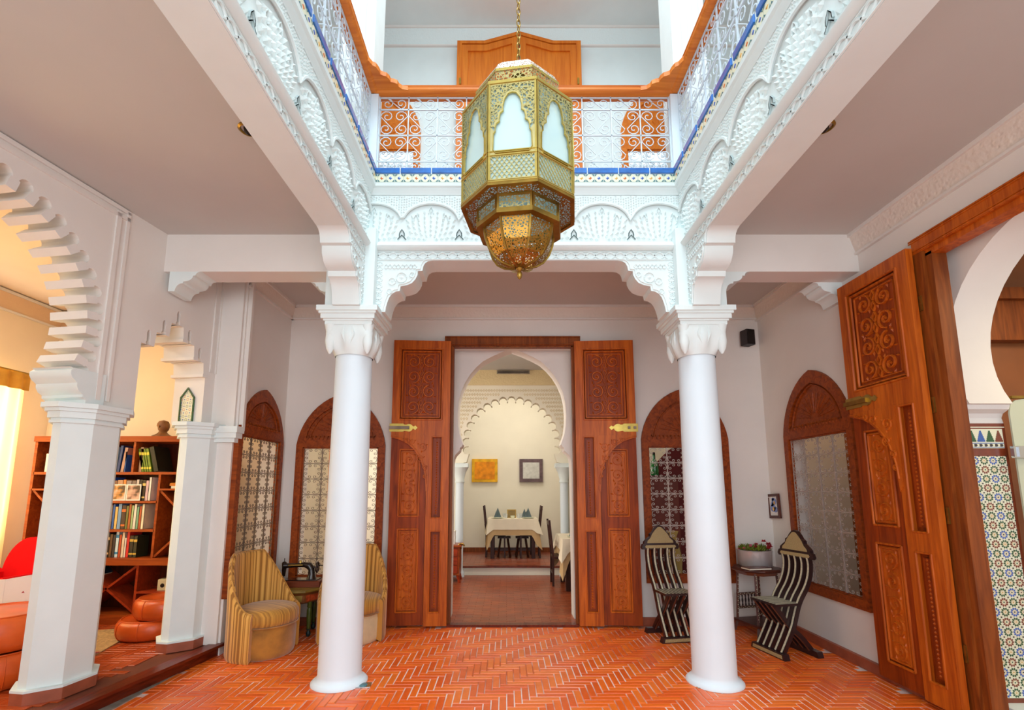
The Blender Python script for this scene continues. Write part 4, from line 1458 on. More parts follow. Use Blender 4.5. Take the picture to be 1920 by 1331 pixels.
for k in range(8):
    fr = face_frame(k, RB, ZB)
    h = SIDE / 2
    lowr = [(x, z) for x, z in arch if z <= .262 * KS]
    wide = [(-x, z) for x, z in lowr[::-1]] + [(-h + .014, .27 * KS), (-h + .014, HB_ - .018), (h - .014, HB_ - .018), (h - .014, .27 * KS)] + lowr
    m = MB()
    m.prism([[(-h, 0), (h, 0), (h, HB_), (-h, HB_)], wide, rect(-h + .012, h - .012, zl0, zl1)], -.003, .003, fr)
    pn = m.build('side_plate', FILI if False else BRASSB, L, smooth=0)
    rs = [(x * 1.12, z + .008) for x, z in arch if z > .262 * KS]
    m = MB(); m.prism([(-h + .01, .27 * KS), (-h + .01, HB_ - .015), (h - .01, HB_ - .015), (h - .01, .27 * KS)] + rs[::-1] + [(-x, z) for x, z in rs[1:]], .003, .006, fr)
    m.build('fretwork', FILI, pn, smooth=0)
    ar = [(x, z) for x, z in arch if z > .262 * KS]
    m = MB(); m.prism(ar + [(-x, z) for x, z in ar[1:]][::-1] if False else ([(-x, z) for x, z in rs[::-1]] + rs[1:] + ar[:0:-1] + [(0, ar[0][1])] + [(-x, z) for x, z in ar[1:]]), .002, .008, fr)
    m.build('arch_rim', BRASSB, pn, smooth=0)
    m = MB(); m.prism(rect(-h + .006, h - .006, .01, HB_ - .01), -.012, -.008, fr)
    m.build('glass_pane', OPAL, pn, smooth=0)
    m = MB(); m.T = fr
    n = 9
    lw = (SIDE - .024)
    for i in range(-2, n + 1):
        for sg in (-1, 1):
            xa = -h + .012 + i * lw / n
            dx = (zl1 - zl0) * .75
            pts = [(xa, zl0), (xa + dx, zl1)] if sg > 0 else [(xa + dx, zl0), (xa, zl1)]
            # clip to the opening
            (ax, az), (bx, bz) = pts
            L0, L1 = -h + .012, h - .012
            def clip(ax, az, bx, bz):
                if ax < L0:
                    if bx <= L0: return None
                    az += (bz - az) * (L0 - ax) / (bx - ax); ax = L0
                if bx > L1:
                    if ax >= L1: return None
                    bz = az + (bz - az) * (L1 - ax) / (bx - ax); bx = L1
                return ax, az, bx, bz
            c = clip(ax, az, bx, bz) if ax < bx else clip(bx, bz, ax, az)
            if c: m.tube([(c[0], c[1], 0), (c[2], c[3], 0)], .0028, 4)
    m.build('lattice', BRASSB, pn, smooth=0)
    m = MB(); m.T = fr
    m.ridge([(x, z, .003) for x, z in hole + [hole[0]] if z <= .265 * KS or True], .003, .007)
    for z in (.004, zl1 + .006, .150 * KS, HB_ - .006):
        m.ridge([(-h, z, .003), (h, z, .003)], .004, .005)
    m.box(-h, -h + .009, 0, HB_, -.003, .006); m.box(h - .009, h, 0, HB_, -.003, .006)
    m.build('rim_bead', BRASS, pn, smooth=0)
m = MB(); oct_ring(m, [(RB + .004, ZB), (RB + .004, ZB - .008), (.215, ZB - .008)]); m.build('underside_fretwork', FILID, L, smooth=0)
m = MB(); oct_ring(m, [(RB + .006, ZB + .012), (RB + .006, ZB - .012), (RB - .014, ZB - .012)]); m.build('rim', BRASSD, L, smooth=0)
m = MB(); oct_ring(m, [(.212, ZB - .005), (.212, ZB - .022)]); oct_ring(m, [(.214, 1.258), (.214, 1.235), (.178, 1.235)]); m.build('tier_rims', BRASSD, L, smooth=0)
m = MB(); oct_ring(m, [(.210, ZB - .008), (.210, 1.24)]); m.build('tier_fretwork', FILI, L, smooth=0)
m = MB()
for k in range(8):
    fr = face_frame(k, .210, 1.24); h = .210 * math.sin(PI / 8) * KS
    m.T = fr; m.box(-h, -h + .011, 0, .09 * KS, -.002, .005); m.box(h - .011, h, 0, .09 * KS, -.002, .005)
m.build('tier_posts', BRASSD, L, smooth=0, kind='stuff')
# lower bowl with eight ribs
bp = [(.178, 1.262), (.176, 1.235), (.168, 1.19), (.150, 1.14), (.122, 1.10), (.085, 1.075), (.045, 1.062), (.02, 1.06)]
m = MB(); oct_ring(m, bp); m.build('bowl_fretwork', FILID, L, smooth=0)
for k in range(8):
    a = PI / 8 + k * PI / 4
    m = MB()
    m.tube([((r + .002) * KS * math.cos(a), (r + .002) * KS * math.sin(a), z * KS) for r, z in bp], .007, 4)
    m.build('rib', BRASSD, L, smooth=0)
m = MB(); m.lathe([(r * KS, z * KS) for r, z in ((.0, .998), (.008, 1.004), (.014, 1.02), (.011, 1.034), (.006, 1.04), (.014, 1.046), (.018, 1.052), (.012, 1.058), (.03, 1.066))], 16, capb=False); m.build('finial', BRASSD, L)
# crown: shoulder, pierced neck, domed cap
m = MB(); oct_ring(m, [(RB, ZT), (RB, ZT + .006), (.225, ZT + .05)]); m.build('shoulder', FILI, L, smooth=0)
m = MB(); oct_ring(m, [(RB + .005, ZT - .008), (RB + .005, ZT + .010)]); oct_ring(m, [(.224, ZT + .048), (.224, ZT + .06)]); oct_ring(m, [(.224, ZT + .118), (.224, ZT + .132)]); m.build('crown_rims', BRASS, L, smooth=0)
m = MB(); oct_ring(m, [(.22, ZT + .05), (.22, ZT + .13)]); m.build('neck_fretwork', FILI, L, smooth=0)
m = MB(); oct_ring(m, [(.222, ZT + .13), (.20, ZT + .175), (.16, ZT + .22), (.10, ZT + .25), (.04, ZT + .26)]); m.build('dome', FILIW, L, smooth=0)
m = MB(); m.lathe([(.04 * KS, (ZT + .258) * KS), (.02, (ZT + .275) * KS), (.012, (ZT + .30) * KS)], 12); m.build('top_knob', BRASSD, L)
ch = thing('lantern_chain', 'long iron chain from which the brass lantern hangs', 'chain', (0.068, 2.4, 1.5 + (ZT + .29) * KS))
m = MB()
lk = [(.011 * math.cos(a * PI / 5) , 0, .024 * math.sin(a * PI / 5)) for a in range(10)]
m.tube(lk, .0032, 6, closed=True)
lme = m.mesh('chain_link', BRASSD, 60)
for i in range(108):
    link('chain_link', lme, ch, (0, 0, .02 + i * .038), (0, 0, (PI / 2 if i % 2 else 0) + .5))

# ================================================================== FURNITURE OF THE PATIO
STR = stripes('striped_fabric', (222, 170, 84), (150, 100, 30), 26, 0, .75, .3, (204, 148, 62))
STRS = stripes('striped_cushion', (206, 150, 56), (160, 108, 32), 55, 1, .75, .4, None, 'Object')
VEL = mat('brown_velvet', (168, 112, 34), .8, var=.35, scale=7, bump=.2, bscale=60, sheen=.6)
CRM = mat('cream_velvet', (226, 208, 166), .85, var=.12, scale=8, bump=.2, bscale=60, sheen=.4)
def tub_chair(label, loc, rz, basem, R=.30):
    """opens towards local +x"""
    t = thing('tub_chair', label, 'armchair', loc, rz, None)
    m = MB(); m.lathe([(R - .02, .0), (R - .008, .015), (R, .05), (R + .004, .22), (R - .006, .275)], 44); m.build('base', basem, t, smooth=60)
    m = MB(); m.lathe([(R - .02, .272), (R + .012, .285), (R + .02, .32), (R + .018, .37), (R - .005, .405), (R - .05, .42), (R - .16, .43), (.02, .434)], 44)
    c = m.build('seat_cushion', STRS, t, smooth=60)
    m = MB(); m.tube([((R + .015) * math.cos(a * PI / 22), (R + .015) * math.sin(a * PI / 22), .275) for a in range(44)], .006, 6, True); m.build('piping', VEL, c)
    a0, a1 = math.radians(66), math.radians(294)
    def top(u):
        k = math.sin(PI * u)
        return .40 + .49 * (min(1, k * 1.12)) ** 1.9
    def cs(u, v):
        a = a0 + (a1 - a0) * u
        T = top(u); lean = .02 * max(0, (T - .4) / .5)
        ro, ri = R + .055, R + .003
        pts = [(ro - .01, 0), (ro, .03), (ro + lean * .3, T * .5), (ro + lean, T - .03), (ro + lean - .012, T - .006), ((ro + ri) / 2 + lean, T), (ri + lean + .008, T - .008), (ri + lean, T - .035), (ri + lean * .3, T * .6), (ri, .30), (ri - .01, .02)]
        q = v * (len(pts) - 1); i = min(int(q), len(pts) - 2); f = q - i
        r = pts[i][0] * (1 - f) + pts[i + 1][0] * f; z = pts[i][1] * (1 - f) + pts[i + 1][1] * f
        return (r * math.cos(a), r * math.sin(a), z)
    m = MB(); m.grid(cs, 56, 10, (1.6, 1))
    for u in (0, 1):
        ids = [m.vert(cs(u, j / 10)) for j in range(11)]
        m.face(ids if u else ids[::-1], [(0, 0)] * 11)
    m.build('backrest', STR, t, smooth=60)
    m = MB(); m.tube([tuple(Vector(cs(u / 40, .5)) + Vector((0, 0, .002))) for u in range(41)], .007, 6); m.build('back_piping', STRS, t)
    return t
tub_chair('striped ochre tub armchair with brown velvet base, in the left corner by the pillar', (-2.24, 4.68, 0), math.radians(-20), VEL, .264)
tub_chair('striped ochre tub armchair with cream base, half hidden behind the left round column', (-1.56, 5.08, 0), math.radians(-80), CRM, .28)

# painted octagonal table with the old sewing machine
PB = mat('painted_brown', (122, 72, 32), .45, var=.3, scale=14)
POL = mat('painted_olive', (138, 112, 44), .4, var=.25, scale=10)
PGR = mat('painted_green', (84, 96, 36), .35, var=.2, scale=12)
PBL = mat('painted_dark_teal', (34, 56, 56), .35, var=.2)
PRD = mat('painted_red_flowers', (176, 70, 30), .5, var=.4, scale=40)
t = thing('octagonal_table', 'painted octagonal table with green turned legs between the striped armchairs', 'table', (-2.19, 5.275, 0), math.radians(12))
m = MB(); m.lathe([(.27, .445), (.285, .455), (.285, .468), (.26, .478)], 8, rot=PI / 8); m.build('tabletop', POL, t, smooth=0)
m = MB(); m.lathe([(.20, .33), (.235, .345), (.245, .42), (.265, .445)], 8, rot=PI / 8); ap = m.build('apron', PB, t, smooth=0)
for k in range(8):
    m = MB()
    a = k * PI / 4
    m.T = Matrix.Rotation(a, 4, 'Z') @ frame((.222, 0, .39), (0, 1, 0), (0, 0, 1))
    m.prism([(-.07, -.032), (.07, -.032), (.075, .03), (-.075, .03)], .0, .006)
    m.build('painted_panel', PRD if k % 2 else POL, ap, smooth=0)
for k in range(4):
    a = PI / 4 + k * PI / 2
    m = MB()
    m.T = Matrix.Translation((.19 * math.cos(a), .19 * math.sin(a), 0))
    m.lathe([(.012, 0), (.022, .015), (.024, .035), (.016, .05), (.014, .06), (.026, .075)], 14)
    lg0 = m
    m = MB(); m.T = Matrix.Translation((.19 * math.cos(a), .19 * math.sin(a), 0))
    m.lathe([(.016, .06), (.020, .10), (.026, .20), (.024, .26), (.018, .28), (.024, .29), (.022, .36)], 14)
    lg = m.build('leg', PGR, t)
    lg0.build('foot', PBL, lg)
t = thing('sewing_machine', 'antique black sewing machine with gold decals on the painted table', 'sewing machine', (-2.19, 5.27, .479), math.radians(4))
SMB = mat('machine_black', (30, 24, 24), .25, .3, 0, coat=.6)
m = MB(); m.chbox(-.235, .235, -.10, .10, 0, .062, .006); m.build('wooden_base', wood('machine_base', (128, 62, 34), (96, 42, 22), .45, 0), t, smooth=0)
m = MB(); m.box(-.20, .20, -.075, .075, .062, .072); m.build('bed_plate', SMB, t, smooth=0)
m = MB()
m.tube([(.12, 0, .072), (.12, 0, .12), (.115, 0, .17), (.09, 0, .205), (.04, 0, .215), (-.06, 0, .21), (-.13, 0, .208), (-.165, 0, .205)], [.05, .036, .034, .038, .026, .022, .026, .034], 12)
m.build('arm', SMB, t)
m = MB(); m.tube([(-.168, 0, .10), (-.168, 0, .16), (-.168, 0, .235), (-.168, 0, .25)], [.014, .022, .026, .012], 10); m.tube([(-.168, 0, .25), (-.168, 0, .285)], .004, 6); m.tube([(-.168, 0, .073), (-.168, 0, .105)], .004, 6); m.build('needle_head', SMB, t)
m = MB()
m.tube([(.175, .052 * math.cos(a * PI / 12), .19 + .052 * math.sin(a * PI / 12)) for a in range(24)], .008, 6, True)
for a in range(4):
    m.tube([(.175, 0, .19), (.175, .05 * math.cos(a * PI / 2), .19 + .05 * math.sin(a * PI / 2))], .005, 5)
m.tube([(.13, 0, .19), (.19, 0, .19)], .012, 8); m.tube([(.18, .04, .2), (.22, .04, .2)], .006, 6)
m.build('hand_wheel', SMB, t)
m = MB(); m.ridge([(-.12, -.024, .212), (.03, -.027, .216)], .006, .003, (0, -1, 0)); m.lathe([(.014, .222), (.012, .25), (.004, .262)], 10); m.build('gold_decal', BRASS, t)

# inlaid folding chairs
DKW = mat('dark_inlaid_wood', (46, 26, 26), .35, var=.15, scale=20, coat=.3)
PRL = mat('pearl_inlay', (204, 200, 172), .35, var=.18, scale=60, coat=.3)
PRM = carved('pearl_mosaic', (176, 158, 112), .35, 110, .004, 1.0)
BNE = mat('brown_slat', (120, 68, 46), .4, var=.15)
def inlaid_chair(label, loc, rz):
    t = thing('inlaid_folding_chair', label, 'chair', loc, rz)
    A = [(.17, .865), (.18, .80), (.165, .70), (.12, .60), (.055, .51), (.015, .44), (-.02, .35), (-.055, .26), (-.11, .16), (-.18, .045)]
    Bc = [(-.215, .455), (-.15, .375), (-.08, .285), (-.01, .215), (.07, .14), (.15, .045)]
    def smooth_curve(P, n):
        out = []
        for i in range(len(P) - 1):
            p0 = P[max(i - 1, 0)]; p1 = P[i]; p2 = P[i + 1]; p3 = P[min(i + 2, len(P) - 1)]
            for k in range(n):
                s_ = k / n
                out.append(tuple(.5 * ((2 * p1[j]) + (-p0[j] + p2[j]) * s_ + (2 * p0[j] - 5 * p1[j] + 4 * p2[j] - p3[j]) * s_ ** 2 + (-p0[j] + 3 * p1[j] - 3 * p2[j] + p3[j]) * s_ ** 3) for j in (0, 1)))
        out.append(P[-1])
        return out
    def ribbon(m, P, x, w, d0, d1):
        """curved board: width w in x, between depths d0..d1 in front (towards -y side) of curve P"""
        n = len(P); R = []
        for i, p in enumerate(P):
            a = P[max(i - 1, 0)]; b = P[min(i + 1, n - 1)]
            ty, tz = b[0] - a[0], b[1] - a[1]; l = math.hypot(ty, tz); ty /= l; tz /= l
            ny, nz = (tz, -ty) if tz < 0 else (-tz, ty)    # normal pointing to -y / front
            if ny > 0: ny, nz = -ny, -nz
            R.append([m.vert((x + sx * w / 2, p[0] + ny * d, p[1] + nz * d)) for sx, d in ((-1, d0), (1, d0), (1, d1), (-1, d1))])
        for i in range(n - 1):
            for k in range(4):
                m.face((R[i][k], R[i][(k + 1) % 4], R[i + 1][(k + 1) % 4], R[i + 1][k]))
        m.face(R[0][::-1]); m.face(R[-1])
    PA, PBv = smooth_curve(A, 3), smooth_curve(Bc, 3)
    for i in range(5):
        x = -.148 + i * .074
        m = MB(); ribbon(m, PA, x, .034, -.02, .018); sl = m.build('back_slat', DKW, t, smooth=0)
        m = MB(); ribbon(m, PA, x, .017, .018, .021); m.build('inlay_strip', PRL, sl, smooth=0)
    for i in range(4):
        x = -.111 + i * .074
        m = MB(); ribbon(m, PBv, x, .034, -.02, .018); sl = m.build('cross_slat', DKW, t, smooth=0)
        m = MB(); ribbon(m, PBv, x, .012, .018, .021); m.build('inlay_strip', BNE, sl, smooth=0)
    for i in range(9):
        x = -.148 + i * .037
        m = MB(); m.box(x - .017, x + .017, -.225, .035, .445, .465); sl = m.build('seat_slat', DKW, t, smooth=0)
        m = MB(); m.box(x - .007, x + .007, -.22, .03, .465, .467); m.build('inlay_strip', PRL, sl, smooth=0)
    for y, nm in ((-.19, 'front_foot'), (.16, 'rear_foot')):
        m = MB(); m.prism([(-.21, 0), (.21, 0), (.195, .05), (-.195, .05)], y - .03, y + .03, frame((0, 0, 0), (1, 0, 0), (0, 0, 1)) @ Matrix.Scale(-1, 4, (0, 0, 1))); ft = m.build(nm, DKW, t, smooth=0)
        if nm == 'front_foot':
            m = MB(); m.prism([(-.185, .010), (.185, .010), (.178, .040), (-.178, .040)], .22, .2225, F0); m.build('inlay_plate', PRM, ft, smooth=0)
    cr = [(-.20, 0), (.20, 0), (.215, .02), (.20, .055), (.185, .06), (.18, .085), (.15, .11), (.115, .135), (.11, .165), (.085, .18), (.06, .215), (.03, .245), (0, .255)]
    cr = cr + [(-x, z) for x, z in cr[2:-1]][::-1]
    CF = frame((0, .175, .845), (1, 0, 0), (0, .06, 1))
    m = MB(); m.prism(cr, -.02, .018, CF); c = m.build('crest', DKW, t, smooth=0)
    m = MB(); m.prism([(-.165, .012), (.165, .012), (.178, .028), (.165, .044), (-.165, .044), (-.178, .028)], .018, .022, CF); m.build('inlay_bar', PRM, c, smooth=0)
    tr = [(-.15, .066), (.15, .066), (.145, .09), (.115, .115), (.10, .14), (.09, .16), (.05, .205), (.02, .232), (0, .236)]
    tr = tr + [(-x, z) for x, z in tr[2:-1]][::-1]
    m = MB(); m.prism(tr, .018, .022, CF); m.build('inlay_crown', PRM, c, smooth=0)
    return t
inlaid_chair('black inlaid folding chair facing the room, left of the right round column', (1.69, 5.18, 0), math.radians(9))
inlaid_chair('black inlaid folding chair turned sideways in front of the right wall window', (2.60, 4.70, 0), math.radians(-78))

# inlaid side table, book and planter
DKT = mat('dark_table_wood', (84, 40, 28), .4, var=.2, scale=20)
t = thing('inlaid_side_table', 'small inlaid side table with slender legs in the right corner', 'table', (2.66, 5.29, 0), math.radians(14))
m = MB(); m.lathe([(.235, .635), (.25, .645), (.25, .658), (.235, .668)], 8, rot=PI / 8); m.build('tabletop', DKT, t, smooth=0)
m = MB(); m.lathe([(.19, .60), (.22, .635)], 8, rot=PI / 8); m.build('cornice', BNE, t, smooth=0)
for sx in (-1, 1):
    for sy in (-1, 1):
        m = MB(); m.tube([(sx * .13, sy * .13, .62), (sx * .15, sy * .15, .12)], .016, 4); lg = m.build('leg', DKT, t, smooth=0)
        m = MB()
        for k in range(22):
            z = .60 - k * .021; x = sx * (.13 + .02 * (0.62 - z) / .5); y = sy * (.13 + .02 * (0.62 - z) / .5)
            m.cbox((x + (.003 if k % 2 else -.003), y - .014, z), (.007, .004, .010))
        m.build('inlay_dots', PRL, lg, smooth=0, kind='stuff')
        m = MB(); m.tube([(sx * .15, sy * .15, .10), (sx * .175, sy * .175, .0)], [.016, .022], 4); m.build('foot', DKT, lg, smooth=0)
m = MB(); m.box(-.18, .18, -.18, .18, .10, .12); m.build('lower_shelf', DKT, t, smooth=0)
for sy in (-1, 1):
    for z in (.22, .36):
        m = MB(); m.box(-.145, .145, sy * .145 - .01, sy * .145 + .01, z, z + .022); rl_ = m.build('gallery_rail', DKT, t, smooth=0)
        m = MB()
        for k in range(12): m.cbox((-.13 + k * .0236, sy * .145 - .011, z + .011 + (.003 if k % 2 else -.003)), (.012, .004, .007))
        m.build('inlay_dots', PRL, rl_, smooth=0, kind='stuff')
    for k in range(7):
        m = MB(); m.T = Matrix.Translation((-.12 + k * .04, sy * .145, .242)); m.lathe([(.005, 0), (.009, .012), (.005, .03), (.010, .06), (.005, .09), (.009, .108), (.005, .118)], 8)
        m.build('spindle', BLK, t)
t = thing('closed_book', 'dark closed book lying on the small side table in front of the planter', 'book', (2.58, 5.13, .669), math.radians(10))
m = MB(); m.box(-.13, .13, -.07, .07, 0, .004); m.box(-.13, .13, -.07, .07, .018, .022); m.build('cover', DKT, t, smooth=0)
m = MB(); m.box(-.125, .125, -.066, .066, .004, .018); m.build('pages', CREAM, t, smooth=0)
SLV = mat('silver_planter', (232, 232, 234), .3, .6, .06, 8)
t = thing('silver_planter', 'half round silver planter with green leaves and red flowers on the side table', 'planter', (2.69, 5.36, .669), math.radians(10))
m = MB(); m.lathe([(.155, 0), (.165, .01), (.17, .15), (.178, .17), (.168, .172), (.16, .03)], 32); m.build('bowl', SLV, t, smooth=50)
m = MB(); m.lathe([(.012, .168), (.16, .166)], 20); m.build('soil', DKT, t)
LF = mat('leaf_green', (112, 128, 34), .5, var=.3, scale=20); RF = mat('petal_red', (176, 34, 48), .5, var=.3, scale=20); PF = mat('petal_pink', (206, 96, 116), .5, var=.2)
rnd = random.Random(5)
def leaf(m, c, d, L, w):
    c = Vector(c); d = Vector(d).normalized(); e = d.cross(Vector((0, 0, 1)))
    if e.length < .1: e = Vector((1, 0, 0))
    e.normalize(); n = e.cross(d)
    ids = [m.vert(p) for p in (c, c + d * L * .5 + e * w - n * .003, c + d * L, c + d * L * .5 - e * w - n * .003, c + d * L * .5 + n * .004)]
    for a, b in ((0, 1), (1, 2), (2, 3), (3, 0)): m.face((ids[a], ids[b], ids[4]))
m = MB()
for i in range(170):
    a, r = rnd.uniform(0, 2 * PI), .15 * math.sqrt(rnd.random())
    x = r * math.cos(a)
    leaf(m, (x, r * math.sin(a), .165 + .01 * rnd.random()), (rnd.uniform(-.9, .9), rnd.uniform(-.9, .9), rnd.uniform(.5, 1.2)), rnd.uniform(.04, .075), .011)
m.build('foliage', LF, t, smooth=0, kind='stuff')
for i, (x, y, z, s, mt) in enumerate(((.13, -.07, .20, 1.3, RF), (.16, -.02, .22, 1.2, RF), (.09, -.11, .19, 1.0, RF), (.12, .0, .25, 1.0, RF), (-.05, -.10, .205, 1.0, RF), (-.02, -.06, .23, .8, RF), (-.15, -.04, .19, .7, PF), (-.11, -.09, .215, .6, PF), (-.08, -.05, .225, .5, PF), (-.18, .0, .18, .6, RF))):
    m = MB()
    for k in range(12):
        a = k * 2 * PI / 6 + (.5 if k > 5 else 0)
        leaf(m, (x, y, z), (math.cos(a), math.sin(a), .3 if k < 6 else 1.1), .032 * s, .013 * s)
    m.build('flower', mt, t, smooth=0)

# small framed print, loudspeaker, spotlights, floor lights
t = thing('framed_print', 'small tilted wooden frame with a blue and yellow abstract print on the right wall', 'picture', (3.01, 5.49, 1.30), 0)
t.rotation_euler = (math.radians(-3), 0, 0)
PFx = frame((0, 0, 0), (0, -1, 0), (0, 0, 1))
m = MB(); m.prism([rect(-.115, .115, -.135, .135), rect(-.085, .085, -.105, .105)], -.012, .012, PFx); m.build('frame', DKT, t, smooth=0)
m = MB(); m.prism(rect(-.086, .086, -.106, .106), -.008, .0, PFx); p = m.build('mount', WHITEM, t, smooth=0)
m = MB(); m.T = PFx
PBLU = mat('print_blue', (128, 150, 206), .5, var=.3, scale=40)
for (cx, cz, r, mt) in ((0, 0, 0, 0),):
    for q in ((.01, .05, .05), (-.02, -.02, .055), (.03, -.04, .04), (-.01, .075, .025), (-.03, .02, .03)):
        m.prism([(q[0] + q[2] * math.cos(a * PI / 6), q[1] * 1.0 + q[2] * .8 * math.sin(a * PI / 6)) for a in range(12)], 0, .0012)
m.build('blue_shapes', PBLU, p, smooth=0)
m = MB(); m.T = PFx
for q in ((.015, .035, .018), (-.015, -.03, .02)):
    m.prism([(q[0] + q[2] * math.cos(a * PI / 5), q[1] + q[2] * 1.2 * math.sin(a * PI / 5)) for a in range(10)], .0012, .002)
m.build('yellow_shapes', MYE, p, smooth=0)
t = thing('wall_speaker', 'small black loudspeaker high on the back wall in the right corner', 'speaker', (2.855, 5.50, 3.17), math.radians(14))
m = MB(); m.chbox(-.055, .055, -.06, .05, 0, .185, .004); m.build('cabinet', BLACKP, t, smooth=0)
m = MB(); m.box(-.048, .048, -.064, -.06, .008, .177); m.build('grille', DARK, t, smooth=0)
m = MB(); m.box(-.012, .012, .05, .075, .07, .11); m.build('bracket', DARK, t, smooth=0)
for (x, y), s_, lab in (((-1.58, 2.66), 1, 'left'), ((1.93, 2.64), -1, 'right')):
    t = thing('ceiling_spotlight', 'recessed metal spotlight in the %s gallery ceiling' % lab, 'spotlight', (x, y, 3.68))
    m = MB(); m.lathe([(.06, 0), (.062, -.008), (.05, -.016), (.044, -.006)], 24, capb=False, capt=False); m.build('ring', BRASSD, t)
    m = MB(); m.tube([(0, 0, .0), (s_ * .004, -.004, -.02), (s_ * .016, -.012, -.035)], [.030, .026, .020], 14); m.build('lamp', DARK, t)
for x, lab in ((-1.10, 'left'), (1.50, 'right')):
    t = thing('floor_spotlight', 'square metal plate of a floor light at the foot of the %s round column' % lab, 'floor light', (x, 3.93, .0), math.radians(8))
    m = MB(); m.chbox(-.06, .06, -.05, .05, 0, .008, .003); m.build('plate', CHROME, t, smooth=0)
    m = MB(); m.lathe([(.034, .008), (.03, .014), (.01, .016)], 18); m.build('lens', TQ, t)

# ================================================================== LIBRARY
ORL = mat('orange_leather', (206, 86, 26), .38, var=.18, scale=5, bump=.25, bscale=12, coat=.15)
def pouf(label, loc, R, h, rz=0):
    t = thing('leather_pouf', label, 'pouf', loc, rz)
    pr = [(R * .80, 0), (R * .93, .01), (R, h * .25), (R * 1.02, h * .5), (R, h * .78), (R * .93, h * .95), (R * .84, h * .985), (R * .80, h * .96), (R * .5, h * .99), (.02, h)]
    m = MB(); m.lathe(pr, 40); m.build('body', ORL, t, smooth=60)
    m = MB()
    m.tube([(R * .87 * math.cos(a * PI / 20), R * .87 * math.sin(a * PI / 20), h * .985) for a in range(40)], .006, 6, True)
    for k in range(8):
        a = k * PI / 4 + .2
        m.tube([((r + .002) * math.cos(a), (r + .002) * math.sin(a), z) for r, z in pr[1:7]], .0035, 5)
    m.build('seam', ORL, t)
    return t
pouf('orange leather pouf on the library floor, lower of the pair beside the second pillar', (-3.42, 4.88, .101), .29, .175)
pouf('orange leather pouf lying on another one beside the second pillar', (-3.31, 4.88, .278), .255, .185, .4)
pouf('orange leather pouf at the left edge, lower one of the stack', (-3.78, 3.74, .101), .36, .24)
pouf('orange leather pouf at the left edge, upper one of the stack', (-3.79, 3.76, .343), .35, .25, .3)

# patterned rug
t = thing('woven_rug', 'woven rug with a red patterned border in front of the bookcase', 'rug', (-4.12, 4.42, .101), math.radians(14))
m = MB(); m.box(-.66, .6, -.50, .55, 0, .008); m.build('field', mat('rug_beige', (190, 160, 112), .95, var=.3, scale=30, bump=.4, bscale=120), t, smooth=0)
m = MB(); m.box(-.66, .6, -.50, -.22, .008, .011); bd = m.build('border', mat('rug_border', (120, 84, 74), .95, var=.5, scale=45), t, smooth=0)
for k in range(13):
    m = MB(); m.pyr((-.60 + k * .094, -.36, .011), (.04, 0, 0), (0, .06, 0), .002, (0, 0, 1)); m.build('diamond', [MBR, PRD, BLK, WHT][k % 4], bd, smooth=0)
m = MB(); m.box(-.66, .6, -.23, -.215, .011, .013); m.box(-.66, .6, -.49, -.475, .011, .013); m.build('red_line', RF, bd, smooth=0)

# bookcase
bcx0, bcx1, bf, bb = -5.12, -3.44, 5.22, 5.56
t = thing('bookcase', 'large built-in wooden bookcase with crossed wine racks in the library', 'bookcase', (0, 0, 0))
def board(nm, x0, x1, z0, z1, mt=SHELFW, y0=bf, y1=bb):
    m = MB(); m.box(x0, x1, y0, y1, z0, z1); return m.build(nm, mt, t, smooth=0)
board('back_panel', bcx0, bcx1, .2, 2.05, SHELFD, bb - .01, bb + .01)
board('top_board', bcx0 - .02, bcx1, 2.0, 2.06, SHELFW, bf - .02)
board('plinth', bcx0, bcx1, .101, .20, SHELFW, bf - .0)
board('counter', bcx0, bcx1, .70, .77, SHELFW, bf - .04)
board('side_panel', bcx0 - .02, bcx0 + .01, .2, 2.0)
board('side_panel', bcx1 - .03, bcx1, .2, 2.0)
board('shelf', bcx0, bcx1, 1.645, 1.672)
for z in (1.34, 1.04): board('shelf', -4.46, -3.75, z, z + .024)
board('upright', -4.065, -4.04, 1.672, 2.0); board('upright', -3.76, -3.735, .77, 1.645); board('upright', -4.47, -4.445, .77, 1.645); board('upright', -4.60, -4.575, 1.672, 2.0)
board('upright', -3.895, -3.87, .2, .70, SHELFR); board('upright', -4.53, -4.505, .2, .70, SHELFR)
board('shelf', -3.735, bcx1, 1.475, 1.495); board('shelf', -3.87, bcx1, .41, .43, SHELFR); board('shelf', bcx0, -4.47, 1.475, 1.495)
def slat(x0, z0, x1, z1, mt):
    m = MB()
    d = Vector((x1 - x0, 0, z1 - z0)); L = d.length
    m.T = Matrix.Translation((x0, bf + .01, z0)) @ Matrix.Rotation(-math.atan2(d.z, d.x), 4, 'Y')
    m.box(0, L, 0, .30, -.011, .011)
    m.build('diagonal_slat', mt, t, smooth=0)
slat(-4.505, .22, -3.895, .69, SHELFR); slat(-4.505, .69, -3.895, .22, SHELFR)
slat(-3.735, 1.475, -3.22, .98, SHELFW); slat(-3.735, .78, -3.3, 1.2, SHELFW)
slat(-5.10, 1.475, -4.6, .98, SHELFW); slat(-5.10, .78, -4.6, 1.25, SHELFW)

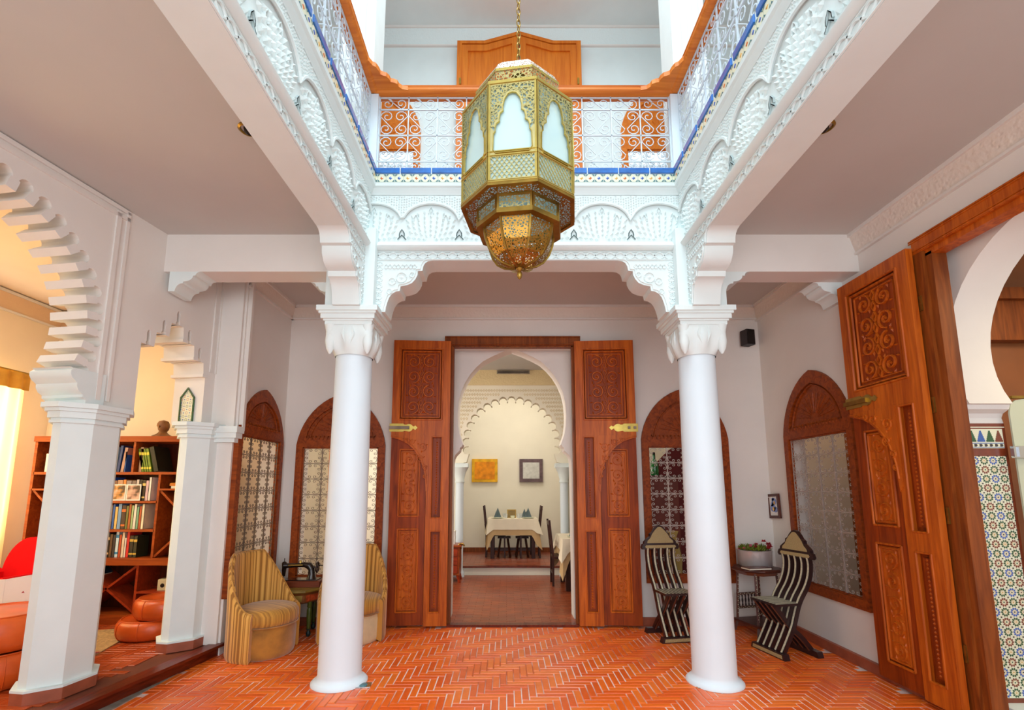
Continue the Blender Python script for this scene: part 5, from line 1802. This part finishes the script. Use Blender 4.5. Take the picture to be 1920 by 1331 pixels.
# books: x0, width, height, z, colour, lean, words
def book(label, x, w, h, z, rgb, lean=0.0, depth=.17, band=None, grp=None, y=None):
    y = bf + .035 if y is None else y
    t = thing('book', label, 'book', (x, y, z), 0, grp)
    t.rotation_euler = (0, math.radians(lean), 0)
    key = 'book_%d_%d_%d' % rgb
    mt = bpy.data.materials.get(key) or mat(key, rgb, .5, var=.12, scale=12)
    m = MB(); m.box(0, w, 0, .004, 0, h); m.box(0, .0025, 0, depth, 0, h); m.box(w - .0025, w, 0, depth, 0, h); m.build('cover', mt, t, smooth=0)
    m = MB(); m.box(.0025, w - .0025, .004, depth - .004, .003, h - .003); m.build('pages', CREAM, t, smooth=0)
    if band:
        bm = bpy.data.materials.get('band_%d_%d_%d' % band) or mat('band_%d_%d_%d' % band, band, .45, var=.1)
        m = MB()
        for a, b in ((.12, .20), (.72, .84)): m.box(.001, w - .001, -.0012, 0, h * a, h * b)
        m.build('spine_band', bm, t, smooth=0, kind='stuff')
    return t
ORD = ['leftmost', 'second', 'third', 'fourth', 'fifth', 'sixth', 'seventh', 'eighth', 'ninth', 'tenth', 'eleventh', 'twelfth', 'thirteenth', 'fourteenth', 'fifteenth', 'sixteenth', 'seventeenth']
def row(desc, x, z, items, grp):
    for i, (cname, w, h, rgb, band) in enumerate(items):
        pos = 'leftmost book' if i == 0 else '%s book from the left' % ORD[i]
        book('%s book spine, %s %s' % (cname, pos, desc), x, w, h, z, rgb, 0, .17, band, grp)
        x += w + .0015
GR = 'books on the bookcase shelves'
row('on the lowest bookshelf', -4.42, .772, [('brown', .022, .22, (112, 60, 30), None), ('dusty pink', .028, .235, (176, 140, 124), None), ('rose', .03, .265, (178, 120, 100), None), ('yellow', .042, .235, (224, 190, 56), (180, 140, 40)), ('dark red', .032, .262, (160, 26, 30), None),
    ('black', .022, .25, (34, 26, 26), (190, 160, 120)), ('speckled brown', .03, .24, (96, 70, 44), None), ('charcoal', .03, .235, (52, 44, 46), None), ('white and blue', .034, .28, (196, 222, 234), (30, 120, 176)), ('rust', .028, .235, (184, 74, 34), None), ('ivory', .03, .26, (222, 204, 180), None),
    ('white', .02, .20, (230, 224, 214), None), ('scarlet', .03, .27, (204, 36, 34), None), ('black banded gold', .042, .225, (40, 36, 26), (206, 170, 70)), ('dark green banded gold', .038, .22, (44, 50, 30), (206, 170, 70))], GR)
row('on the middle bookshelf', -4.40, 1.066, [('mustard', .036, .235, (206, 156, 52), None), ('black', .032, .245, (30, 26, 24), None), ('orange brown', .024, .245, (170, 96, 40), None), ('vermilion', .042, .262, (206, 62, 28), (150, 40, 20)), ('grey', .018, .25, (140, 120, 112), None), ('deep blue', .026, .262, (36, 90, 176), None),
    ('straw', .03, .235, (216, 186, 112), None), ('light blue', .038, .265, (120, 160, 206), None), ('dark brown and orange', .046, .25, (70, 46, 36), (206, 110, 40)), ('olive green', .026, .245, (112, 120, 60), None), ('tan', .028, .262, (176, 96, 44), None), ('pale green', .024, .25, (166, 196, 140), None),
    ('white', .03, .262, (230, 226, 216), None), ('sea green', .026, .235, (120, 170, 140), None), ('terracotta', .026, .24, (180, 80, 36), None), ('cream', .028, .262, (232, 226, 196), None)], GR)
row('on the postcard shelf', -4.38, 1.366, [('red', .036, .24, (200, 40, 36), (210, 170, 120)), ('white', .02, .245, (214, 214, 224), None), ('royal blue', .045, .25, (34, 74, 170), None), ('brown', .05, .215, (120, 80, 60), None), ('tan', .06, .22, (180, 140, 110), None), ('orange', .035, .225, (206, 130, 60), None), ('grey', .055, .215, (150, 140, 140), None), ('stone', .05, .215, (120, 104, 100), None),
    ('pale', .03, .225, (206, 196, 190), None), ('black', .035, .225, (36, 28, 26), None), ('black and yellow', .035, .22, (56, 44, 24), (232, 206, 120)), ('lilac', .032, .215, (208, 180, 190), None), ('white tall', .026, .25, (232, 230, 224), None)], GR)
for k, (x, w, lab) in enumerate(((-3.975, .026, 'leftmost'), (-3.945, .024, 'second'), (-3.918, .022, 'third'), (-3.893, .03, 'rightmost'))):
    book('tall green and yellow book leaning left on the top shelf, %s of four' % lab, x, w, .26, 1.673, (112, 140, 36), -14, .18, (222, 214, 70), 'green leaning books')
book('plain beige book upright beside the green leaning books', -4.00 - .012, .034, .27, 1.673, (186, 150, 118), 0, .2)
book('large dark album leaning behind the green books on the top shelf', -3.842, .05, .28, 1.673, (34, 34, 22), -16, .24)
book('wide pale blue picture book at the left of the top shelf', -4.34, .085, .275, 1.673, (170, 196, 214), 0, .2, (226, 190, 110))
book('tall dark blue book on the top shelf left of the upright', -4.25, .03, .29, 1.673, (28, 60, 124), 4, .2)
book('pinkish brown book leaning by the dark blue book on the top shelf', -4.21, .036, .27, 1.673, (176, 138, 124), 6, .2)
book('thin blue book at the right end of the left top shelf', -4.168, .014, .22, 1.673, (40, 96, 190), 0, .2)
book('pale book standing at the right end of the top shelf', -3.56, .02, .19, 1.673, (200, 190, 150), 0, .2)
book('white book lying askew on the crossed rack', -4.40, .022, .24, .565, (226, 224, 216), -42, .17)
book('blue book leaning against the white one on the crossed rack', -4.37, .02, .24, .568, (60, 96, 170), -42, .17, (220, 230, 240))
book('dark glossy book lying on the crossed rack', -4.34, .03, .24, .572, (28, 44, 60), -42, .2, (40, 140, 130))
for k, (x, lab) in enumerate(((-4.265, 'left'), (-4.105, 'right'))):
    t2 = thing('postcard', 'white bordered photo card, %s one of two leaning on the books' % lab, 'postcard', (x, bf + .02, 1.366))
    m = MB(); m.box(0, .155, 0, .003, 0, .175); m.build('card', WHITEM, t2, smooth=0)
    q = NT('photo_print_%d' % k)
    nz = q.n('ShaderNodeTexNoise'); nz.inputs['Scale'].default_value = 12
    rp = q.n('ShaderNodeValToRGB'); e = rp.color_ramp.elements
    e[0].position = .38; e[0].color = lin((84, 64, 50)) + (1,); e[1].position = .62; e[1].color = lin((214, 186, 170)) + (1,)
    md = e.new(.5); md.color = lin((196, 140, 70) if k == 0 else (190, 150, 134)) + (1,)
    tc = q.n('ShaderNodeTexCoord'); q.l(tc.outputs['Object'], nz.inputs['Vector']); q.l(nz.outputs['Fac'], rp.inputs[0]); q.l(rp.outputs[0], q.b.inputs['Base Color'])
    m = MB(); m.box(.012, .143, -.001, 0, .014, .163); m.build('photo', q.m, t2, smooth=0)
t2 = thing('carved_bust', 'small brown carved bust standing on top of the bookcase', 'sculpture', (-3.85, 5.34, 2.06))
BST = mat('bust_wood', (128, 84, 44), .5, var=.25, scale=18)
m = MB(); m.lathe([(.10, 0), (.10, .015), (.07, .03), (.045, .05), (.035, .07)], 20); m.build('shoulders', BST, t2)
m = MB(); m.T = Matrix.Translation((.005, 0, .12)) @ Matrix.Diagonal((1, 1, 1.15, 1)); m.lathe([(.0, -.062), (.03, -.055), (.05, -.03), (.058, 0), (.05, .035), (.03, .055), (.0, .062)], 20); m.build('head', BST, t2)
m = MB(); m.pyr((.0, -.055, .12), (.012, 0, 0), (0, 0, .02), .018, (0, -1, 0)); m.lathe([(.062, .125), (.06, .15), (.045, .18), (.0, .196)], 18); m.build('face_and_hair', BST, t2)
t2 = thing('orange_box', 'flat orange box on the small ledge of the bookcase', 'box', (-3.66, bf + .04, 1.496))
m = MB(); m.chbox(0, .18, 0, .16, .028, .062, .01); m.build('lid', mat('box_orange', (214, 130, 40), .5), t2, smooth=0)
m = MB(); m.box(.015, .175, .005, .15, 0, .028); m.build('tray', CREAM, t2, smooth=0)
t2 = thing('beige_radio', 'small beige box with a dial in the lower right compartment of the bookcase', 'radio', (-3.69, bf + .05, .431))
m = MB(); m.chbox(0, .16, 0, .1, 0, .115, .008); m.build('case', mat('radio_beige', (206, 196, 160), .5), t2, smooth=0)
m = MB(); m.T = frame((.05, 0, .05), (1, 0, 0), (0, 0, 1)); m.lathe([(.022, 0), (.02, .004), (.006, .005)], 16); m.build('dial', DARK, t2)
t2 = thing('white_photo_card', 'white card with a dark picture at the far left of the top shelf', 'card', (-5.04, bf + .04, 1.673))
m = MB(); m.box(0, .20, 0, .004, 0, .20); m.build('card', WHITEM, t2, smooth=0)
m = MB(); m.box(.10, .17, -.002, 0, .05, .16); m.build('picture', DARK, t2, smooth=0)

# curtains at the library window
CUR = NT('cream_curtain'); CUR.b.inputs['Base Color'].default_value = lin((250, 226, 170)) + (1,); CUR.b.inputs['Roughness'].default_value = .9
trl = CUR.n('ShaderNodeBsdfTranslucent'); trl.inputs[0].default_value = lin((255, 226, 160)) + (1,)
mx = CUR.n('ShaderNodeMixShader'); mx.inputs[0].default_value = .55
CUR.l(CUR.b.outputs[0], mx.inputs[1]); CUR.l(trl.outputs[0], mx.inputs[2]); CUR.l(mx.outputs[0], CUR.t.nodes['Material Output'].inputs['Surface'])
for (y0, y1, lab) in ((3.9, 5.30, 'right hand half'), (2.6, 3.85, 'left hand half')):
    t2 = thing('curtain', 'long cream translucent curtain over the library window, %s' % lab, 'curtain', (-5.42, y0, .14))
    m = MB(); m.grid(lambda u, v: (.03 * math.sin(u * 2 * PI * 11) + .012 * math.sin(u * 2 * PI * 4.3 + v * 2), u * (y1 - y0), v * 2.56), 150, 6); m.build('cloth', CUR.m, t2, smooth=60)
    m = MB(); m.grid(lambda u, v: (.045 + .018 * math.sin(u * 2 * PI * 9), u * (y1 - y0), 2.44 + v * .18), 90, 2); m.build('heading', mat('curtain_heading_' + lab[:4].strip(), (214, 156, 52), .8, var=.2), t2, smooth=60)
t2 = thing('curtain_pole', 'brass curtain pole above the library window', 'curtain pole', (-5.44, 3.9, 2.78))
m = MB(); m.tube([(0, -1.4, 0), (0, 1.45, 0)], .014, 10); m.build('rod', BRASSD, t2)
for y in (-1.35, 1.40):
    m = MB(); m.tube([(-.11, y, 0), (0, y, 0)], .008, 8); m.build('wall_bracket', BRASSD, t2)

# red armchair and painted drum table with the white folded card
REDF = mat('red_felt', (206, 14, 24), .9, var=.1, scale=6, spec=.1)
t = thing('red_armchair', 'round backed red armchair behind the painted drum table at the left edge', 'armchair', (-4.90, 4.84, .112), math.radians(-100))
m = MB(); m.prism([(.36 * math.cos(a * PI / 24) * (1 if 0 <= a <= 24 else 1), .46 + .43 * math.sin(a * PI / 24)) for a in range(25)] + [(-.34, .3), (-.34, .12), (.34, .12), (.34, .3)], -.06, .06, frame((-.28, 0, 0), (0, 1, 0), (0, 0, 1)) )
b = m.build('backrest', REDF, t, smooth=40)
bv = b.modifiers.new('soft', 'BEVEL'); bv.width = .03; bv.segments = 3; bv.limit_method = 'ANGLE'
m = MB(); m.chbox(-.24, .34, -.34, .34, .12, .42, .05); m.build('seat', REDF, t, smooth=40)
for sy in (-1, 1):
    m = MB(); m.chbox(-.25, .30, sy * .37 - .05, sy * .37 + .05, .12, .58, .04); m.build('armrest', REDF, t, smooth=40)
for sx in (-.2, .28):
    for sy in (-.3, .3):
        m = MB(); m.tube([(sx, sy, .12), (sx, sy, 0)], [.022, .014], 8); m.build('leg', DKT, t)
DRG = mat('drum_gold', (176, 136, 72), .5, var=.3, scale=30)
t = thing('painted_drum_table', 'painted drum table with pointed red niches at the left edge', 'table', (-4.18, 4.15, .112), .2)
m = MB(); m.lathe([(.30, 0), (.30, .03), (.285, .05), (.285, .36), (.31, .40), (.325, .415), (.325, .43), (.30, .436)], 12); m.build('drum', DRG, t, smooth=0)
for k in range(12):
    a = (k + .5) * PI / 6
    m = MB(); F2 = Matrix.Rotation(a, 4, 'Z') @ frame((.276, 0, .06), (0, 1, 0), (0, 0, 1))
    m.prism([(-.05, 0), (.05, 0), (.05, .15), (.03, .17), (.03, .19), (0, .22), (-.03, .19), (-.03, .17), (-.05, .15)], 0, .004, F2); n_ = m.build('red_niche', mat('niche_red', (150, 20, 40), .5) if k == 0 else bpy.data.materials['niche_red'], t, smooth=0)
    m = MB(); m.T = F2
    m.ridge([(-.06, .15, .004), (-.04, .18, .004), (-.035, .20, .004), (0, .24, .004), (.035, .20, .004), (.04, .18, .004), (.06, .15, .004)], .008, .004); m.build('zigzag_rim', MOR, n_, smooth=0)
    m = MB(); m.T = F2
    m.ridge([(-.066, .17, .004), (0, .262, .004), (.066, .17, .004)], .005, .004); m.build('blue_rim', MBL, n_, smooth=0)
t = thing('folded_card', 'white folded card standing on the drum table in front of the red armchair', 'card', (-4.10, 4.05, .549), .15)
m = MB()
m.prism([(-.36, 0), (0.02, 0), (0.02, .215), (-.36, .22)], -.002, .002, frame((0, 0, 0), (1, .12, 0), (0, 0, 1)))
m.prism([(0.02, 0), (.24, .02), (.24, .25), (.02, .215)], -.002, .002, frame((0, 0, 0), (1, .25, 0), (0, 0, 1)))
m.build('card', WHITEM, t, smooth=0)
m = MB(); m.prism([(.13, .10), (.15, .10), (.14, .115)], .002, .004, frame((0, 0, 0), (1, .25, 0), (0, 0, 1))); m.build('red_mark', RF, t, smooth=0)

# ================================================================== DINING ROOM
WDK = wood('dark_chair_wood', (70, 32, 20), (46, 20, 12), .4, 2)
CLW = mat('white_linen', (240, 230, 206), .85, var=.03, scale=6); CLB = mat('beige_linen', (208, 176, 128), .85, var=.04, scale=6)
NAP = mat('grey_napkin', (92, 108, 112), .8, var=.1)
def dining_table(label, loc, W, D, H, rz=0):
    t = thing('dining_table', label, 'table', loc, rz)
    m = MB(); m.box(-W / 2, W / 2, -D / 2, D / 2, H - .03, H); m.build('tabletop', WDK, t, smooth=0)
    for sx in (-1, 1):
        for sy in (-1, 1):
            m = MB(); m.box(sx * (W / 2 - .07) - .035, sx * (W / 2 - .07) + .035, sy * (D / 2 - .07) - .035, sy * (D / 2 - .07) + .035, 0, H - .03); m.build('leg', WDK, t, smooth=0)
    m = MB(); m.box(-W / 2 + .05, W / 2 - .05, -.03, .03, .12, .17); m.build('stretcher', WDK, t, smooth=0)
    return t
def cloth(label, loc, W, D, H, drop, mt, name, cat, rz=0, point=.16):
    """cloth lying over the table: straight skirts, longer folds hanging at the corners"""
    t = thing(name, label, cat, loc, rz)
    m = MB()
    o = .006
    m.box(-W / 2 - o, W / 2 + o, -D / 2 - o, D / 2 + o, H + .001, H + .006)
    per = []
    n = 26
    for (ax, ay, bx, by, nx, ny) in ((-W / 2, -D / 2, W / 2, -D / 2, 0, -1), (W / 2, -D / 2, W / 2, D / 2, 1, 0), (W / 2, D / 2, -W / 2, D / 2, 0, 1), (-W / 2, D / 2, -W / 2, -D / 2, -1, 0)):
        for i in range(n):
            f = i / n
            e = min(f, 1 - f)
            k = max(0, 1 - e / .10)
            per.append((ax + (bx - ax) * f, ay + (by - ay) * f, nx, ny, k, f))
    N = len(per)
    rows = []
    for j in range(7):
        v = j / 6
        rowi = []
        for (x, y, nx, ny, k, f) in per:
            dz = (drop + point * k) * v
            out = .008 + v * (.012 + .05 * k) + .006 * math.sin(f * 30) * v
            cx, cy = (x / (W / 2)), (y / (D / 2))
            rowi.append(m.vert((x + nx * out + (cx * .03 * k * v), y + ny * out + (cy * .03 * k * v), H + .005 - dz)))
        rows.append(rowi)
    for j in range(6):
        for i in range(N):
            m.face((rows[j][i], rows[j + 1][i], rows[j + 1][(i + 1) % N], rows[j][(i + 1) % N]))
    m.build('cloth', mt, t, smooth=60)
    return t
def dining_chair(label, loc, rz):
    t = thing('dining_chair', label, 'chair', loc, rz)
    m = MB(); m.chbox(-.20, .20, -.20, .20, .41, .45, .01); m.build('seat', WDK, t, smooth=0)
    for sx in (-1, 1):
        m = MB(); m.tube([(sx * .18, -.18, .41), (sx * .18, -.18, 0)], .022, 4); m.build('leg', WDK, t, smooth=0)
        m = MB(); m.tube([(sx * .18, .19, 0), (sx * .18, .185, .45), (sx * .18, .24, 1.0)], .022, 4); m.build('leg', WDK, t, smooth=0)
    for z in (.62, .92):
        m = MB(); m.box(-.18, .18, .195 + (z - .45) * .1 - .01, .195 + (z - .45) * .1 + .01, z, z + .06); m.build('back_rail', WDK, t, smooth=0)
    for i in range(3):
        x = -.09 + i * .09
        m = MB(); m.tube([(x, .212, .65), (x, .245, .93)], .012, 4); m.build('back_slat', WDK, t, smooth=0)
    for y in (-.18, .19):
        m = MB(); m.box(-.18, .18, y - .01, y + .01, .18, .21); m.build('stretcher', WDK, t, smooth=0)
    return t
TX, TY, TZ = .12, 9.90, .147
dining_table('dark wooden dining table on the raised step at the end of the dining room', (TX, TY, TZ), .94, .70, .74)
cloth('long beige undercloth on the far dining table', (TX, TY, TZ), .94, .70, .742, .30, CLB, 'tablecloth', 'tablecloth', 0, .28)
cloth('white linen top cloth on the far dining table', (TX, TY, TZ), .965, .725, .75, .20, CLW, 'tablecloth', 'tablecloth', 0, .10)
ch_ = dining_chair('dark wooden chair on the left of the far dining table', (TX - .34, TY + .05, TZ), math.radians(90))
dup(ch_, 'dark wooden chair on the right of the far dining table, nearer one', (TX + .34, TY - .05, TZ), math.radians(-90))
for x, lab in ((TX - .17, 'left'), (TX + .19, 'right')):
    t = thing('low_stool', 'dark wooden stool under the far dining table, %s one' % lab, 'stool', (x, TY + .02, TZ))
    m = MB(); m.chbox(-.13, .13, -.13, .13, .36, .39, .008); m.build('seat', WDK, t, smooth=0)
    for sx in (-1, 1):
        for sy in (-1, 1):
            m = MB(); m.tube([(sx * .07, sy * .09, .36), (sx * .12, sy * .12, 0)], .022, 4); m.build('leg', WDK, t, smooth=0)
    m = MB(); m.box(-.10, .10, -.115, -.10, .12, .16); m.build('stretcher', WDK, t, smooth=0)
def napkin(label, loc, s=1.0, rz=0):
    t = thing('folded_napkin', label, 'napkin', loc, rz)
    m = MB(); m.pyr((0, 0, 0), (.075 * s, 0, 0), (0, .05 * s, 0), .19 * s, (.01, 0, 1)); m.pyr((-.03 * s, -.02 * s, 0), (.05 * s, 0, 0), (0, .04 * s, 0), .12 * s, (-.05, 0, 1)); m.build('cloth', NAP, t, smooth=0)
def plate(label, loc, r=.13):
    t = tag(MB().lathe([(r * .55, 0), (r * .6, .004), (r, .016), (r, .019), (r * .6, .008), (.001, .007)], 28).build('dinner_plate', WHT, None, loc), label, 'plate')
TT = TZ + .757
plate('white plate on the left of the far dining table', (TX - .30, TY - .12, TT)); plate('white plate on the right of the far dining table', (TX + .31, TY - .12, TT))
napkin('grey napkin folded to a point on the left plate of the far table', (TX - .30, TY - .12, TT + .02), 1.0, .2)
napkin('grey folded napkin, left one of the pair on the right of the far table', (TX + .24, TY + .1, TT + .001), .95, .5)
napkin('grey folded napkin, right one of the pair on the right of the far table', (TX + .31, TY - .10, TT + .02), 1.0, -.3)
GLS = glass('drinking_glass', (226, 232, 232), .05, .35)
for i, (x, y, lab) in enumerate(((-.13, -.1, 'near the left plate'), (.12, -.1, 'left of the right plate'), (.17, .0, 'behind the right plate'), (-.17, .06, 'behind the left plate'))):
    t = thing('drinking_glass', 'small drinking glass on the far dining table, %s' % lab, 'glass', (TX + x, TY + y, TT))
    m = MB(); m.lathe([(.022, 0), (.026, .004), (.032, .085), (.030, .085), (.024, .008)], 16, capt=False); m.build('bowl', GLS, t)
t = thing('menu_stand', 'small dark gold menu board in the middle of the far dining table', 'sign', (TX - .02, TY + .02, TT), 0)
m = MB(); m.box(-.09, .09, -.008, .008, 0, .165); m.build('frame', BRASSD, t, smooth=0)
m = MB(); m.box(-.072, .072, -.011, -.008, .015, .15); m.build('board', POL, t, smooth=0)
t = thing('white_bowl', 'small white bowl in front of the menu board on the far table', 'bowl', (TX + .0, TY - .12, TT))
m = MB(); m.lathe([(.03, 0), (.035, .005), (.05, .05), (.046, .05), (.03, .01)], 18, capt=False); m.build('body', WHT, t)

T2 = (1.27, 7.72, 0)
dining_table('dark wooden dining table at the right edge of the dining room doorway', T2, .86, .86, .74)
cloth('long beige undercloth on the dining table at the right of the doorway', T2, .86, .86, .742, .28, CLB, 'tablecloth', 'tablecloth', 0, .30)
cloth('white linen top cloth on the dining table at the right of the doorway', T2, .885, .885, .75, .18, CLW, 'tablecloth', 'tablecloth', 0, .16)
dup(ch_, 'dark wooden chair at the left side of the near dining table', (T2[0] - .36, T2[1] + .16, 0), math.radians(90))
plate('white plate on the dining table at the right of the doorway', (T2[0] - .22, T2[1] - .2, .757))
napkin('grey napkin folded to a point on the table at the right of the doorway', (T2[0] - .24, T2[1] - .2, .777), 1.15, .4)

# chest of drawers beside the doorway
t = thing('chest_of_drawers', 'small wooden chest of drawers with a gilt scroll, left in the dining room', 'chest', (-1.04, 8.13, 0), 0)
m = MB(); m.box(-.30, .28, -.18, .18, .12, .56); m.build('body', SHELFW, t, smooth=0)
m = MB(); m.box(-.33, .31, -.21, .20, .56, .59); m.build('top', SHELFW, t, smooth=0)
for k in range(3):
    m = MB(); m.box(-.27, .25, -.195, -.18, .15 + k * .135, .27 + k * .135); d = m.build('drawer', SHELFR, t, smooth=0)
    m = MB(); m.T = frame((.1, -.195, .21 + k * .135), (1, 0, 0), (0, 0, 1)); m.lathe([(.012, 0), (.016, .012), (.004, .02)], 10); m.build('knob', BRASS, d)
for sx in (-.27, .25):
    for sy in (-.15, .15):
        m = MB(); m.tube([(sx, sy, .12), (sx + .02 * (1 if sx > 0 else -1), sy, .05), (sx + .03 * (1 if sx > 0 else -1), sy, 0)], [.03, .02, .026], 6); m.build('foot', SHELFR, t)
m = MB(); m.tube([(.30 + .05 * math.cos(a * .45), -.12, .565 + .045 * math.sin(a * .45) * (1 - a * .03)) for a in range(12)], .014, 6); m.build('gilt_scroll', BRASSD, t)
t = thing('paper_stack', 'white paper box standing on the chest of drawers', 'box', (-.97, 8.13, .591))
m = MB(); m.box(-.14, .12, -.08, .08, 0, .20); m.build('box', WHITEM, t, smooth=0); m = MB(); m.box(-.145, .125, -.085, .085, .20, .21); m.build('lid', CREAM, t, smooth=0)

# paintings and air vent
def painting(label, x0, x1, z0, z1, outer, inner, b):
    t = thing('painting', label, 'painting', ((x0 + x1) / 2, 10.56, z0))
    w = (x1 - x0) / 2; h = z1 - z0
    m = MB(); m.box(-w, w, -.02, .035, 0, h); m.build('canvas', outer, t, smooth=0)
    m = MB(); m.box(-w + b, w - b, -.026, -.02, b, h - b); m.build('painted_field', inner, t, smooth=0)
painting('square orange abstract painting on the far wall of the dining room', -.76, -.20, 1.63, 2.13, mat('paint_yellow', (226, 170, 30), .8, var=.3, scale=8), mat('paint_orange', (238, 140, 20), .8, var=.35, scale=10), .06)
painting('square pale abstract painting with a purple grey border on the far wall', .28, .79, 1.63, 2.13, mat('paint_purple_grey', (104, 84, 88), .8, var=.3, scale=12), mat('paint_pale', (206, 206, 200), .8, var=.15, scale=14), .075)
t = thing('air_vent', 'long slotted air vent under the dining room ceiling', 'vent', (.12, YA - .03, 3.565))
m = MB(); m.box(-.30, .30, -.035, 0, 0, .06); m.build('housing', STONE, t, smooth=0)
m = MB(); m.box(-.28, .28, -.04, -.035, .012, .022); m.box(-.28, .28, -.04, -.035, .036, .046); m.build('slot', DARK, t, smooth=0, kind='stuff')

# things glimpsed through the grille windows of the back wall
t = thing('mustard_curtain', 'narrow mustard curtain seen through the window behind the left column', 'curtain', (-2.42, 6.55, 0))
m = MB(); m.grid(lambda u, v: (u * .20, .03 * math.sin(u * 2 * PI * 3), .05 + v * 3.0), 24, 3); m.build('cloth', mat('mustard_cloth', (190, 128, 40), .8, var=.2), t, smooth=60)
t = thing('brown_wardrobe', 'brown arched wooden screen seen through the window behind the left column', 'screen', (-2.05, 7.1, 0))
m = MB(); m.prism([[(-.35, 0), (.5, 0), (.5, 3.1), (-.35, 3.1)], pointed(.12, .26, .0, 1.9, 2.4, 6)], -.03, .03, F0); m.build('panel', wood('screen_wood', (130, 72, 34), (96, 48, 22), .5, 2), t, smooth=0)
t = thing('dark_red_screen', 'dark red fabric screen seen through the window behind the right column', 'screen', (2.62, 6.75, 0))
m = MB(); m.prism([(-.62, 0), (.6, 0), (.6, 2.3), (-.05, 2.2), (-.35, 2.02), (-.62, 1.75)], -.03, .03, F0); m.build('panel', mat('dark_red_cloth', (96, 22, 24), .8, var=.2), t, smooth=0)
m = MB(); m.box(-.55, -.5, -.05, .05, 0, .02); m.box(.55, .6, -.12, .12, 0, .02); m.build('foot', DKT, t, smooth=0, kind='stuff')
t = thing('bottle_stand', 'tall brown stand under the green bottle behind the right grille window', 'stand', (2.0, 6.3, 0))
m = MB(); m.box(-.28, .22, -.14, .14, 1.62, 1.66); m.build('top', DKT, t, smooth=0)
m = MB(); m.box(-.25, .19, -.11, .11, 0, 1.62); m.build('body', mat('stand_dark_red', (110, 44, 30), .6, var=.2), t, smooth=0)
t = thing('green_bottle', 'green glass bottle on the brown stand behind the right grille window', 'bottle', (1.93, 6.3, 1.661))
m = MB(); m.lathe([(.05, 0), (.055, .01), (.055, .14), (.04, .18), (.018, .21), (.018, .27), (.022, .275)], 18); m.build('body', mat('bottle_green', (30, 110, 50), .1, coat=.6), t)
m = MB(); m.lathe([(.017, .27), (.017, .30), (.01, .305)], 12); m.build('stopper', DARK, t)
t = thing('amber_vase', 'tall amber glass vase behind the right grille window near the column', 'vase', (2.02, 5.98, .46))
m = MB(); m.lathe([(.06, 0), (.09, .03), (.10, .2), (.06, .38), (.045, .46), (.07, .52)], 20, capt=False); m.build('body', glass('amber_glass', (196, 170, 96), .1, .7), t)
m = MB(); m.box(-.14, .14, -.1, .1, -.46, 0); m.build('plinth', DKT, t, smooth=0)

# ------------------------------------------------------------------ groups of repeats
GROUPS = {'round_column': 'round white columns of the patio', 'arcade_pillar': 'chamfered pillars of the library arcade', 'slim_column': 'slim columns of the dining room arch',
          'grille_window': 'arched windows with iron grilles', 'carved_door_leaf': 'carved cedar door leaves', 'tub_chair': 'striped tub armchairs', 'inlaid_folding_chair': 'inlaid folding chairs',
          'leather_pouf': 'orange leather poufs', 'balcony_railing': 'balcony railings', 'newel_post': 'balcony newel posts', 'ceiling_spotlight': 'recessed ceiling spotlights',
          'floor_spotlight': 'floor lights at the columns', 'postcard': 'photo cards on the shelf', 'curtain': 'library curtains', 'tablecloth': 'tablecloths in the dining room',
          'dining_table': 'dining tables', 'dining_chair': 'dark dining chairs', 'low_stool': 'stools under the far table', 'folded_napkin': 'folded grey napkins', 'dinner_plate': 'white dinner plates',
          'drinking_glass': 'drinking glasses on the far table', 'painting': 'paintings on the far wall', 'book': 'books on the bookcase shelves', 'door_frame': 'wooden door frames'}
for o in list(COL.objects):
    if o.parent is None and 'label' in o.keys():
        st = o.name.split('.')[0]
        if st in GROUPS and 'group' not in o.keys() and o.name != 'mustard_curtain':
            o['group'] = GROUPS[st]
